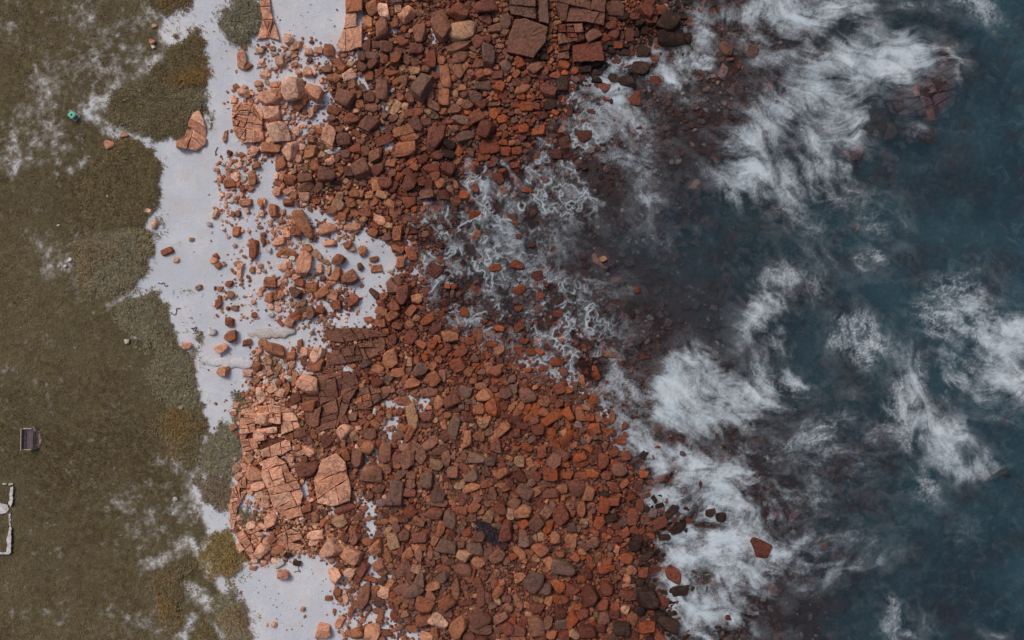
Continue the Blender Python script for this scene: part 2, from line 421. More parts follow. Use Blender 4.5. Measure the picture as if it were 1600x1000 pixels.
# x, y, rx, ry, rot, density, flow direction (degrees, clockwise in the picture), lace
PATCH = [(1225, 12, 60, 42, 10, .95, 70, .1), (1170, 40, 30, 50, 0, .35, 80, .3), (1300, 20, 60, 24, 10, .8, 15, .1), (1345, 45, 60, 16, 14, .6, 16, 0), (1385, 92, 72, 32, 2, 1.05, 3, 0), (1330, 95, 30, 34, 0, .7, 20, 0),
         (1255, 55, 40, 30, 20, .55, 30, .1), (1310, 178, 44, 34, 0, 1.1, 25, 0), (1290, 140, 40, 20, 10, .8, 15, 0), (1250, 165, 60, 40, 20, .7, 28, .1), (1185, 205, 62, 34, -25, .85, 24, .1), (1180, 262, 58, 46, 25, .95, 32, .1),
         (1235, 285, 50, 30, 35, .75, 40, 0), (1290, 240, 50, 40, 20, .6, 38, 0), (1325, 225, 14, 30, 0, .7, 70, 0), (1210, 330, 40, 30, 35, .38, 45, .2), (1250, 350, 60, 34, 20, .30, 40, .5), (1290, 320, 50, 40, 0, .30, 30, .6),
         (1345, 345, 40, 30, 0, .22, 20, .8), (1200, 470, 34, 34, 40, .85, 50, .1), (1178, 490, 26, 46, 30, .85, 60, .1), (1215, 530, 22, 36, 30, .6, 60, .3), (1232, 414, 26, 14, 0, .75, 20, .3), (1290, 445, 26, 18, 10, .4, 0, .6), (1240, 555, 24, 16, 30, .4, 40, .4),
         (1340, 405, 16, 9, -30, .55, -30, .5), (1367, 386, 18, 7, -5, .55, 0, .9), (1475, 482, 52, 34, 10, .85, 20, .7), (1525, 458, 30, 22, -20, .65, -20, .5), (1500, 510, 36, 18, 5, .6, 10, .8), (1450, 515, 40, 22, 20, .5, 15, .7),
         (1343, 522, 38, 28, -10, .78, 60, .7), (1350, 552, 20, 22, 0, .55, 70, .7), (1574, 545, 42, 50, 20, 1.15, 12, 0), (1585, 595, 44, 34, 10, .95, 10, 0), (1540, 560, 34, 46, 0, .6, 40, .2), (1530, 610, 40, 26, 20, .55, 15, .2), (1560, 650, 40, 20, 10, .35, 10, .2),
         (1430, 600, 24, 30, 30, .7, 60, .3), (1400, 640, 30, 50, -15, .65, 55, .3), (1440, 650, 40, 40, 35, .62, 55, .15), (1480, 680, 34, 44, -25, 1.05, 50, 0), (1520, 715, 44, 22, 20, .75, 25, 0), (1435, 700, 34, 40, 30, .55, 58, .2), (1490, 590, 50, 34, 45, .5, 45, .3),
         (1440, 755, 40, 20, 20, .55, 25, .7), (1442, 778, 22, 12, 30, .5, 35, .7), (1375, 652, 14, 22, 0, .45, 60, .6),
         (1075, 570, 28, 26, 10, .9, 30, 0), (1065, 612, 42, 44, 0, 1.15, 12, 0), (1110, 600, 50, 38, 15, .8, 18, 0), (1055, 645, 34, 20, 0, .7, 5, 0), (1120, 648, 50, 16, 0, .8, 4, 0), (1070, 678, 40, 22, -10, .38, -8, .1), (1040, 590, 16, 40, 10, .5, 100, .2),
         (1178, 606, 32, 28, -10, .95, 40, .3), (1205, 622, 20, 16, 0, .8, 20, .4), (1245, 598, 22, 20, -15, .9, -30, .3), (1230, 590, 14, 14, 0, .6, 50, .4), (1158, 648, 22, 12, 40, .7, 45, .3), (1285, 660, 34, 18, -30, .85, -38, .2), (1318, 612, 12, 10, 0, .5, 70, .6), (1240, 690, 40, 18, 10, .38, 10, .6), (1190, 705, 14, 16, 0, .45, 60, .5),
         (1000, 690, 36, 24, 20, .62, 60, .3), (1030, 715, 30, 26, 10, .55, 20, .2), (1075, 725, 50, 32, 15, .9, 18, 0), (1120, 745, 46, 32, 20, .85, 20, .1), (1030, 745, 40, 18, 0, .55, 5, .3), (1090, 770, 60, 22, 10, .9, 12, .1), (1160, 740, 30, 18, -20, .6, -20, .3),
         (1040, 790, 40, 16, 10, .65, 8, .3), (1150, 790, 40, 26, 30, .8, 60, .2), (1100, 805, 50, 26, 15, .7, 30, .3), (1062, 850, 36, 24, 10, .95, 15, .2), (1110, 855, 44, 30, 0, .85, 40, .3), (1160, 835, 40, 30, 0, .75, 60, .3), (1195, 880, 44, 34, 0, .85, 20, .2), (1140, 890, 44, 34, 0, .8, 65, .3),
         (1090, 890, 36, 26, 20, .75, 45, .3), (1055, 905, 22, 34, 10, .85, 70, .3), (1050, 950, 26, 40, 0, .9, 60, .2), (1090, 950, 40, 34, 0, .8, 35, .2), (1075, 990, 44, 26, 0, .85, 15, .2), (1135, 960, 36, 34, 0, .5, 50, .4), (1120, 1010, 40, 24, 0, .5, 20, .4), (1180, 940, 40, 30, 0, .4, 40, .4),
         (1240, 870, 50, 26, -15, .52, -25, .4), (1265, 840, 40, 14, -25, .42, -25, .5), (1290, 890, 60, 18, -10, .36, -12, .3), (1255, 915, 60, 16, -10, .36, -15, .3), (1320, 905, 30, 12, -10, .35, -20, .4), (1365, 880, 20, 14, -40, .35, -45, .6), (1225, 990, 26, 16, -30, .4, -50, .3),
         (1395, 965, 22, 20, 0, .62, 50, .3), (1410, 990, 26, 14, 0, .5, 30, .4), (1535, 990, 30, 6, 45, .35, 45, .2), (1450, 970, 12, 16, 0, .3, 80, .3), (1510, 820, 20, 10, 0, .25, 10, .6),
         (1520, 14, 44, 18, 0, .6, 35, .8), (1560, 35, 34, 16, 35, .45, 40, .4), (1420, 10, 50, 8, 12, .4, 12, .4), (1494, 100, 7, 26, -10, .85, 80, .1), (1485, 85, 14, 6, 20, .8, 20, .1), (1496, 135, 5, 16, 0, .55, 90, .1), (1432, 206, 20, 12, 10, .55, 20, .4), (1485, 172, 12, 5, -25, .5, -25, .2), (1380, 165, 14, 30, 20, .4, 70, .2),
         (950, 100, 10, 20, -5, 1.0, 85, 0), (935, 140, 46, 20, -12, 1.0, -14, .1), (985, 112, 26, 12, -30, .85, -30, .2), (960, 160, 24, 26, 20, .75, 65, .2), (905, 135, 20, 10, 0, .8, 10, .2), (1040, 118, 26, 14, 20, .8, 35, .2), (1060, 100, 14, 30, 0, .5, 90, .4), (1095, 90, 24, 20, -20, .7, -40, .4),
         (1100, 60, 20, 14, 0, .7, 10, .5), (1055, 6, 20, 12, 0, .8, 20, .4), (1085, 25, 30, 24, 30, .35, 40, .7), (915, 190, 50, 24, -20, .5, -25, .4), (880, 215, 40, 20, -10, .5, -15, .5), (975, 200, 40, 26, 30, .45, 50, .3), (850, 235, 40, 20, 10, .42, 20, .6), (930, 240, 40, 20, 20, .45, 40, .4), (985, 262, 40, 16, 25, .5, 30, .4),
         (875, 260, 16, 30, -20, .4, 70, .4), (890, 280, 40, 18, 20, .38, 28, .4), (1015, 305, 20, 10, 20, .6, 25, .3), (1030, 320, 10, 24, 0, .3, 80, .5), (1065, 305, 24, 10, -20, .22, -20, .5), (1030, 362, 30, 12, 20, .32, 25, .9),
         (760, 335, 20, 34, 20, .6, 60, .4), (790, 355, 28, 22, 40, .75, 50, .2), (765, 400, 30, 30, 0, .45, 110, .8), (715, 385, 34, 30, 0, .38, 40, .9), (780, 380, 40, 14, 0, .6, 5, .2), (790, 445, 44, 16, 10, .55, 20, .5), (765, 460, 26, 20, 0, .6, 20, .8), (725, 470, 30, 24, 0, .35, 40, .9), (700, 430, 24, 30, 0, .4, 60, .9), (830, 330, 30, 40, 0, .35, 70, .7),
         (850, 395, 40, 40, 0, .38, 50, .8), (830, 440, 36, 30, 0, .48, 30, .7), (885, 430, 34, 30, 0, .4, 60, .7), (840, 480, 34, 24, 0, .48, 20, .7), (900, 460, 30, 20, 0, .36, 10, .7), (820, 270, 30, 24, 0, .45, 60, .7), (740, 520, 40, 30, 0, .35, -20, .9), (740, 545, 24, 12, -15, .6, -25, .6), (705, 570, 24, 14, 0, .45, -10, .9), (725, 615, 24, 14, 0, .32, -20, .9),
         (850, 520, 40, 30, 0, .35, 20, .9), (890, 540, 30, 40, 0, .25, 60, .8), (930, 570, 50, 30, 0, .28, -30, .6), (870, 610, 50, 30, 0, .22, -25, .7), (950, 610, 50, 20, 0, .30, -20, .6), (920, 690, 30, 10, 0, .42, 10, .7), (960, 690, 20, 14, 0, .5, 30, .5), (985, 660, 26, 16, 0, .35, 30, .5), (870, 710, 30, 10, -35, .32, -40, .6),
         (650, 425, 16, 16, 0, .5, 30, .7), (672, 335, 20, 22, 0, .4, 60, .9), (655, 460, 14, 24, 0, .4, 70, .9), (690, 325, 20, 16, 0, .4, 30, .9), (1015, 860, 12, 16, 0, .6, 60, .4), (1030, 905, 14, 20, -30, .9, 45, .2), (1020, 780, 20, 14, 0, .6, 20, .4), (960, 835, 40, 10, -30, .18, -30, .8), (940, 870, 30, 16, 0, .22, 20, .8)]
TEND = [([(732, 250), (735, 270), (728, 290), (736, 308), (752, 318)], 3, .9), ([(740, 235), (733, 250)], 3, .7), ([(775, 275), (778, 300), (770, 315)], 2.5, .7), ([(780, 250), (795, 262), (806, 278)], 2.5, .6), ([(715, 330), (740, 345), (760, 370)], 2, .6),
        ([(752, 318), (772, 340), (790, 366), (815, 375)], 4, .8), ([(800, 392), (770, 393), (752, 405), (735, 430)], 3, .6), ([(700, 345), (720, 360)], 2, .6), ([(830, 430), (845, 425), (860, 440), (850, 455), (838, 448)], 2.5, .8), ([(895, 250), (905, 270), (912, 285)], 2.5, .7),
        ([(800, 447), (825, 435), (838, 420)], 2.5, .8), ([(870, 475), (890, 470), (905, 475)], 2.2, .7), ([(840, 490), (860, 484)], 2, .6), ([(825, 445), (835, 460), (845, 478), (842, 495)], 2.4, .7), ([(720, 545), (745, 540), (760, 548)], 2, .6), ([(945, 118), (960, 110), (982, 90)], 3, .7),
        ([(800, 410), (815, 395), (835, 400)], 2.2, .6), ([(857, 695), (880, 712), (905, 690)], 2.2, .45), ([(895, 552), (860, 580), (828, 600)], 1.8, .4), ([(980, 82), (982, 100), (975, 115)], 2, .7)]
PATCH += [(1320, 330, 110, 60, 10, .30, 35, .6), (1250, 420, 90, 50, 0, .22, 30, .8), (1300, 700, 130, 90, 0, .24, 30, .8), (1230, 760, 80, 60, 0, .24, 20, .8), (1480, 560, 110, 70, 0, .30, 45, .6), (1540, 480, 60, 60, 0, .3, 20, .7),
          (1330, 850, 110, 60, 0, .20, -15, .7), (1270, 110, 120, 80, 20, .45, 25, .1), (1260, 230, 100, 80, 20, .5, 32, .1), (1200, 60, 60, 70, 0, .35, 50, .3), (1010, 150, 90, 60, 0, .28, 45, .5), (1080, 130, 50, 60, 0, .3, 60, .6), (960, 230, 90, 50, 10, .30, 35, .4),
          (1000, 330, 120, 50, 0, .16, 30, .7), (870, 330, 60, 60, 0, .3, 60, .8), (780, 300, 60, 50, 0, .42, 60, .8), (700, 400, 60, 90, 0, .40, 60, .9), (800, 500, 100, 40, 0, .36, 10, .9), (760, 570, 90, 40, 0, .28, -15, .9), (920, 500, 60, 60, 0, .28, 20, .8), (880, 570, 80, 50, 0, .34, -25, .8), (930, 640, 80, 50, 0, .36, -20, .7), (850, 660, 60, 50, 0, .26, -30, .9),
          (1000, 620, 60, 80, 0, .30, 60, .5), (1000, 820, 40, 40, 0, .35, 30, .6), (960, 880, 50, 50, 0, .22, 20, .8), (1150, 700, 70, 40, 0, .3, 10, .6), (1200, 800, 70, 60, 0, .34, 50, .5)]
PATCH = [(a_, b_, c_, d_, e_, min(1.2, g_ * (1.12 if a_ < 925 else 1.08)), h_, i_) for (a_, b_, c_, d_, e_, g_, h_, i_) in PATCH]
X, Y = FR.X, FR.Y
w1 = fbm(FR.h, FR.w, 40, 4, 31) - 0.5; w2 = fbm(FR.h, FR.w, 40, 4, 32) - 0.5
w3 = fbm(FR.h, FR.w, 12, 3, 33) - 0.5; w4 = fbm(FR.h, FR.w, 12, 3, 34) - 0.5
Xw = X + 46 * w1 + 16 * w3; Yw = Y + 46 * w2 + 16 * w4
D = np.zeros(X.shape); LA = np.zeros(X.shape); c2 = np.full(X.shape, 1e-4); s2 = np.full(X.shape, 1e-4); wsum = np.full(X.shape, 1e-3)
for (px, py, rx, ry, rot, de, fl, la) in PATCH:
    ext = 2.6 * max(rx, ry) + 30
    i0 = max(0, int((px - ext - FR.x0) / FR.step)); i1 = min(FR.w, int((px + ext - FR.x0) / FR.step) + 1)
    j0 = max(0, int((py - ext - FR.y0) / FR.step)); j1 = min(FR.h, int((py + ext - FR.y0) / FR.step) + 1)
    if i1 <= i0 or j1 <= j0: continue
    sl = (slice(j0, j1), slice(i0, i1))
    a = R(rot); dx = Xw[sl] - px; dy = Yw[sl] - py
    u = (dx * math.cos(a) + dy * math.sin(a)) / rx; v = (-dx * math.sin(a) + dy * math.cos(a)) / ry
    g = np.exp(-(u * u + v * v) ** 1.15 * 0.72)
    D[sl] = (D[sl] ** 3 + np.clip(de * g, 0, 1.2) ** 3) ** (1 / 3.0)
    wg = np.exp(-(u * u + v * v) * 0.5) * (de + 0.1)
    wsum[sl] += wg; LA[sl] += wg * la
    c2[sl] += wg * math.cos(2 * R(fl)); s2[sl] += wg * math.sin(2 * R(fl))
LA = LA / wsum
ang = 0.5 * np.arctan2(s2, c2) + 2.2 * w1 + 2.0 * w3
fxv, fyv = np.cos(ang), np.sin(ang)
def lic(src, steps, h, raw=False):
    acc = src.copy(); wt_ = 1.0
    for sg in (1, -1):
        i = np.broadcast_to(np.arange(FR.w, dtype=float), src.shape).copy(); j = np.broadcast_to(np.arange(FR.h, dtype=float)[:, None], src.shape).copy()
        for k in range(steps):
            ii = np.clip(i.astype(int), 0, FR.w - 1); jj = np.clip(j.astype(int), 0, FR.h - 1)
            i += sg * h * fxv[jj, ii]; j += sg * h * fyv[jj, ii]
            ii = np.clip(i.astype(int), 0, FR.w - 1); jj = np.clip(j.astype(int), 0, FR.h - 1)
            acc += src[jj, ii]
    return acc / (2 * steps + 1) if raw else (acc - acc.mean()) / acc.std()
wn = np.random.default_rng(5).random(X.shape)
wn2 = blur(np.random.default_rng(6).random(X.shape), 1.6); wn2 = (wn2 - wn2.mean()) / wn2.std() * 0.3 + 0.5
T = 0.50 * lic(wn, 9, 1.0) + 0.75 * lic(wn2, 15, 1.0)
LA = np.clip(LA * 0.9 + 0.16, 0, 1)
cott = fbm(FR.h, FR.w, 7, 4, 71, .8); cott = (cott - .5) / cott.std()
Fm = 0.50 * fbm(FR.h, FR.w, 30, 5, 61, .7) + 0.50 * fbm(FR.h, FR.w, 11, 4, 62, .75)
Fm = 0.55 * Fm + 0.45 * lic(Fm, 6, 1.1, True)
Fm = np.clip((Fm - Fm.mean()) / Fm.std() * 0.27 + 0.5, 0, 1)
D0 = D.copy()
D = np.clip(D - (1.12 - 0.80 * np.clip(D, 0, 1.1)) * (1 - Fm) * 0.54, 0, 1.2) * 1.10
D = 0.6 * D + 0.4 * lic(D, 8, 1.2, True)
D0 = 0.3 * D0 + 0.7 * lic(D0 * (0.35 + 1.3 * Fm), 14, 1.3, True)
def ridge(cell, seed, wa):
    n = fbm(FR.h, FR.w, cell, 3, seed)
    ii = np.clip((np.arange(FR.w)[None, :] + wa * w3 * 2 + wa * w1).astype(int), 0, FR.w - 1); jj = np.clip((np.arange(FR.h)[:, None] + wa * w4 * 2 + wa * w2).astype(int), 0, FR.h - 1)
    n = n[jj, ii]
    return 1 - np.clip(np.abs(n - 0.5) * 7.0, 0, 1)
RD = np.maximum(ridge(20, 41, 26) ** 2.2, 0.85 * ridge(10, 43, 16) ** 2.0)
Lc = (RD - RD.mean()) / RD.std()
tex = (1 - LA) * (0.8 * T + 0.3 * cott) + LA * (0.95 * Lc + 0.35 * T + 0.25 * cott)
sdf = G.get(SD, X, Y)
D = D + 0.30 * np.exp(-((sdf - 55) / 60.0) ** 2) * smooth(0.35, 0.9, Fm)
for pts, wd, st in TEND:
    dd = FR.line_dist([(p[0], p[1]) for p in pts]) if False else None
    p = np.asarray(pts, float); i0 = max(0, int((p[:, 0].min() - 25 - FR.x0) / FR.step)); i1 = min(FR.w, int((p[:, 0].max() + 25 - FR.x0) / FR.step))
    j0 = max(0, int((p[:, 1].min() - 25 - FR.y0) / FR.step)); j1 = min(FR.h, int((p[:, 1].max() + 25 - FR.y0) / FR.step)); sl = (slice(j0, j1), slice(i0, i1))
    dm = np.full(X[sl].shape, 1e9); xa = X[sl] + 14 * w3[sl]; ya = Y[sl] + 14 * w4[sl]
    for (x1, y1), (x2, y2) in zip(pts[:-1], pts[1:]):
        ex, ey = x2 - x1, y2 - y1; t = np.clip(((xa - x1) * ex + (ya - y1) * ey) / (ex * ex + ey * ey), 0, 1)
        dm = np.minimum(dm, np.hypot(xa - x1 - t * ex, ya - y1 - t * ey))
    D[sl] = np.maximum(D[sl], st * np.exp(-(dm / wd) ** 2))
v = D * 0.92 + np.sqrt(np.clip(D, 0, 1)) * (0.17 + 0.12 * LA) * tex - 0.15
core = np.clip(v, 0, 1) ** 1.25 * 0.80
veil = np.clip(D0, 0, 1.1) ** 1.15 * (0.44 - 0.16 * LA) * np.clip(0.62 + 0.34 * T + 0.46 * LA * Lc + 0.08 * cott + 1.3 * (Fm - .5), 0, 2)
def threads(cell, seed, wa, width):
    n = fbm(FR.h, FR.w, cell, 2, seed, .4)
    ii = np.clip((np.arange(FR.w)[None, :] + wa * w3 * 2 + wa * 1.5 * w1).astype(int), 0, FR.w - 1); jj = np.clip((np.arange(FR.h)[:, None] + wa * w4 * 2 + wa * 1.5 * w2).astype(int), 0, FR.h - 1)
    n = blur(n, 1)[jj, ii]; gy, gx = np.gradient(blur(n, 1))
    return np.exp(-(np.abs(n - 0.5) / (np.hypot(gx, gy) + 0.004) / width) ** 2)
wash = smooth(-60, 5, sdf) * smooth(190, 110, sdf) * smooth(1010, 900, X)
thr = np.maximum(threads(26, 81, 18, 1.1), 0.8 * threads(15, 82, 12, 0.9)) * smooth(0.30, 0.62, Fm + 0.25 * (D0 - .3))
veil = veil * (1 - 0.62 * wash)
core = np.maximum(core * (1 - 0.30 * wash), 0.78 * thr * wash * smooth(0.05, 0.35, D0 + 0.25 * (Fm - .3)))
ALPHA = np.clip(1 - (1 - core) * (1 - np.clip(veil, 0, .7)), 0, 0.92) * np.clip(0.86 + 0.075 * T + 0.05 * cott, 0.5, 1.0)
FOAMF = blur((ALPHA > 0.03).astype(float), 1) > 0.05
keep = FOAMF[1:, 1:] | FOAMF[:-1, :-1] | FOAMF[1:, :-1] | FOAMF[:-1, 1:]
idx = np.arange(X.size).reshape(X.shape)
F = np.stack([idx[1:, :-1], idx[1:, 1:], idx[:-1, 1:], idx[:-1, :-1]], -1)[keep]
zf = 0.09 + 0.05 * blur(ALPHA, 3)
V = np.stack([(X - 800) * S, (500 - Y) * S, zf], -1).reshape(-1, 3)
u, inv = np.unique(F.reshape(-1, 4), return_inverse=True)
b = NB('sea_foam')
n1 = b.noise(0.3, 3)
cf = b.mix(b.ramp(n1, 0.4, 0.65), lin(196, 209, 218), lin(208, 218, 226))
p = b.principled(cf, 0.9, None, 0.1)
tr = b.n('ShaderNodeBsdfTransparent')
mx = b.n('ShaderNodeMixShader'); b.put(mx.inputs[0], b.attr('cover')); b.t.links.new(tr.outputs[0], mx.inputs[1]); b.t.links.new(p, mx.inputs[2])
M_foam = b.done(mx.outputs[0])
me = np_mesh('sea_foam', V[u], inv.reshape(-1, 4), M_foam, True, {'cover': ALPHA.ravel()[u]})
tag(new_obj('sea_foam', me), 'white wispy sea foam drifting over the dark water and between the rocks', 'foam', kind='stuff')

# ------------------------------------------------------------------ rocks
PAL = {'s': [(226, 172, 144), (217, 160, 132), (209, 150, 120), (231, 183, 158)], 'o': [(168, 110, 80), (160, 101, 73), (178, 120, 88), (152, 92, 68)],
       'b': [(136, 94, 78), (124, 84, 70), (144, 98, 78), (130, 80, 66)], 'g': [(122, 92, 80), (112, 84, 74), (126, 96, 82)], 'r': [(130, 72, 54), (116, 64, 50), (138, 78, 58), (108, 60, 48)],
       'R': [(160, 84, 50), (148, 76, 48), (168, 92, 56)], 't': [(190, 148, 116), (172, 130, 100), (180, 138, 108)], 'k': [(56, 40, 34), (64, 46, 38), (46, 34, 30)],
       'm': [(142, 114, 114), (124, 100, 100), (154, 126, 124)], 'w': [(216, 208, 200), (206, 196, 190)]}
CNAME = {'s': 'salmon', 'o': 'orange-brown', 'b': 'brown', 'g': 'grey-brown', 'r': 'dark red', 'R': 'rust-orange', 't': 'tan', 'k': 'blackish', 'm': 'mauve', 'w': 'white'}

def rock_material(name, from_attr):
    b = NB(name)
    if from_attr: base = b.attr('tint', 'Color')
    else: base = b.n('ShaderNodeObjectInfo').outputs['Color']
    geo = b.n('ShaderNodeNewGeometry')
    nz = b.n('ShaderNodeSeparateXYZ'); b.t.links.new(geo.outputs['Normal'], nz.inputs[0])
    pz = b.n('ShaderNodeSeparateXYZ'); b.t.links.new(geo.outputs['Position'], pz.inputs[0])
    n1 = b.noise(1.3, 5, 0.6); n2 = b.noise(5.5, 5, 0.65); n3 = b.noise(26, 3, 0.7)
    # weathered grey-brown skin on faces that look up, fresher orange stone on the broken sides
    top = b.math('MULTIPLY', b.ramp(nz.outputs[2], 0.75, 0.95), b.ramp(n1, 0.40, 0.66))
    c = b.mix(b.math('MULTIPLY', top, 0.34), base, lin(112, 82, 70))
    side = b.math('SUBTRACT', 1.0, b.ramp(nz.outputs[2], 0.35, 0.85))
    c = b.mix(b.math('MULTIPLY', side, 0.35), c, b.mix(1.0, c, (1.06, 0.95, 0.86, 1), 'MULTIPLY'))
    c = b.mix(1.0, c, b.mix(b.ramp(n2, 0.30, 0.72), (0.70, 0.68, 0.68, 1), (1.22, 1.20, 1.18, 1)), 'MULTIPLY')
    c = b.mix(b.ramp(n3, 0.55, 0.72, 0, 0.45), c, b.mix(1.0, c, (0.55, 0.50, 0.48, 1), 'MULTIPLY'))
    vc = b.n('ShaderNodeTexVoronoi', feature='DISTANCE_TO_EDGE'); vc.inputs['Scale'].default_value = 1.7
    wv = b.n('ShaderNodeVectorMath', operation='ADD'); b.t.links.new(geo.outputs['Position'], wv.inputs[0])
    wn_ = b.n('ShaderNodeTexNoise'); wn_.inputs['Scale'].default_value = 1.1; wn_.inputs['Detail'].default_value = 3; b.t.links.new(geo.outputs['Position'], wn_.inputs['Vector']); b.t.links.new(wn_.outputs['Color'], wv.inputs[1]); b.t.links.new(wv.outputs[0], vc.inputs['Vector'])
    crack = b.math('MULTIPLY', b.math('SUBTRACT', 1.0, b.ramp(vc.outputs['Distance'], 0.0, 0.045)), b.ramp(n1, 0.42, 0.58))
    c = b.mix(b.math('MULTIPLY', crack, 0.6), c, b.mix(1.0, c, (0.35, 0.30, 0.28, 1), 'MULTIPLY'))
    # dark weed and wet stain up to the splash line
    tide = b.math('SUBTRACT', 1.0, b.ramp(b.math('ADD', pz.outputs[2], b.math('MULTIPLY', n1, -0.5)), -0.22, 0.20))
    c = b.mix(b.math('MULTIPLY', tide, 0.62), c, b.mix(1.0, c, (0.46, 0.38, 0.37, 1), 'MULTIPLY'))
    rough = b.math('SUBTRACT', 0.9, b.math('MULTIPLY', tide, 0.55))
    h = b.math('ADD', b.math('MULTIPLY', n2, 1.0), b.math('MULTIPLY', n3, 0.35))
    return b.done(b.principled(c, rough, b.bump(b.math('SUBTRACT', h, b.math('MULTIPLY', crack, 0.5)), 0.8, 0.13), 0.25))
M_rock = rock_material('rock_surface', False)
M_rub = rock_material('rubble_surface', True)
M_block = M_rock

def ico(sub):
    bm = bmesh.new(); bmesh.ops.create_icosphere(bm, subdivisions=sub, radius=1.0)
    v = np.array([x.co[:] for x in bm.verts]); f = np.array([[q.index for q in p.verts] for p in bm.faces]); bm.free()
    return v, f
ICO = {1: ico(1), 2: ico(2), 3: ico(3), 4: ico(4)}

def rock_shape(sub, g, rounded):
    v, f = ICO[sub]
    v = v.copy() * (1.75 - 0.42 * rounded)
    cuts = []
    for ax in range(3):
        for sg in (-1, 1):
            n = np.zeros(3); n[ax] = sg
            n += g.normal(0, 0.16 if ax != 2 else 0.10, 3); n /= np.linalg.norm(n)
            cuts.append((n, g.uniform(0.86, 1.04)))
    for _ in range(g.integers(3, 7)):
        n = g.normal(0, 1, 3); n[2] = abs(n[2]) * 0.6; n /= np.linalg.norm(n)
        cuts.append((n, g.uniform(0.98, 1.22)))
    a = g.uniform(0, 2 * math.pi)                      # one or two strong corner breaks give odd outlines
    for _ in range(g.integers(1, 3)):
        n = np.array([math.cos(a), math.sin(a), g.uniform(-.1, .3)]); n /= np.linalg.norm(n)
        cuts.append((n, g.uniform(0.78, 1.02))); a += g.uniform(1.2, 2.6)
    for n, dd in cuts:
        k = v @ n - dd
        v -= np.where(k > 0, k, 0)[:, None] * n[None, :] * 0.97
    ph = g.uniform(0, 6, 6)
    v += 0.022 * np.stack([np.sin(5 * v[:, 1] + ph[0]) + np.sin(9 * v[:, 2] + ph[1]), np.sin(6 * v[:, 0] + ph[2]) + np.sin(8 * v[:, 2] + ph[3]), np.sin(6 * v[:, 0] + ph[4]) + np.sin(7 * v[:, 1] + ph[5])], 1)
    lo, hi = v.min(0), v.max(0)
    return (v - (lo + hi) / 2) / ((hi - lo) / 2), f
pg = np.random.default_rng(77)
P_BIG = [rock_shape(4 if k < 16 else 3, pg, pg.uniform(0, .4)) for k in range(40)]
P_MID = [rock_shape(3, pg, pg.uniform(0, .6)) for k in range(40)]
P_LOW = [rock_shape(2, pg, pg.uniform(0, .6)) for k in range(40)]
P_SML = [rock_shape(1, pg, pg.uniform(.4, 1)) for k in range(30)]

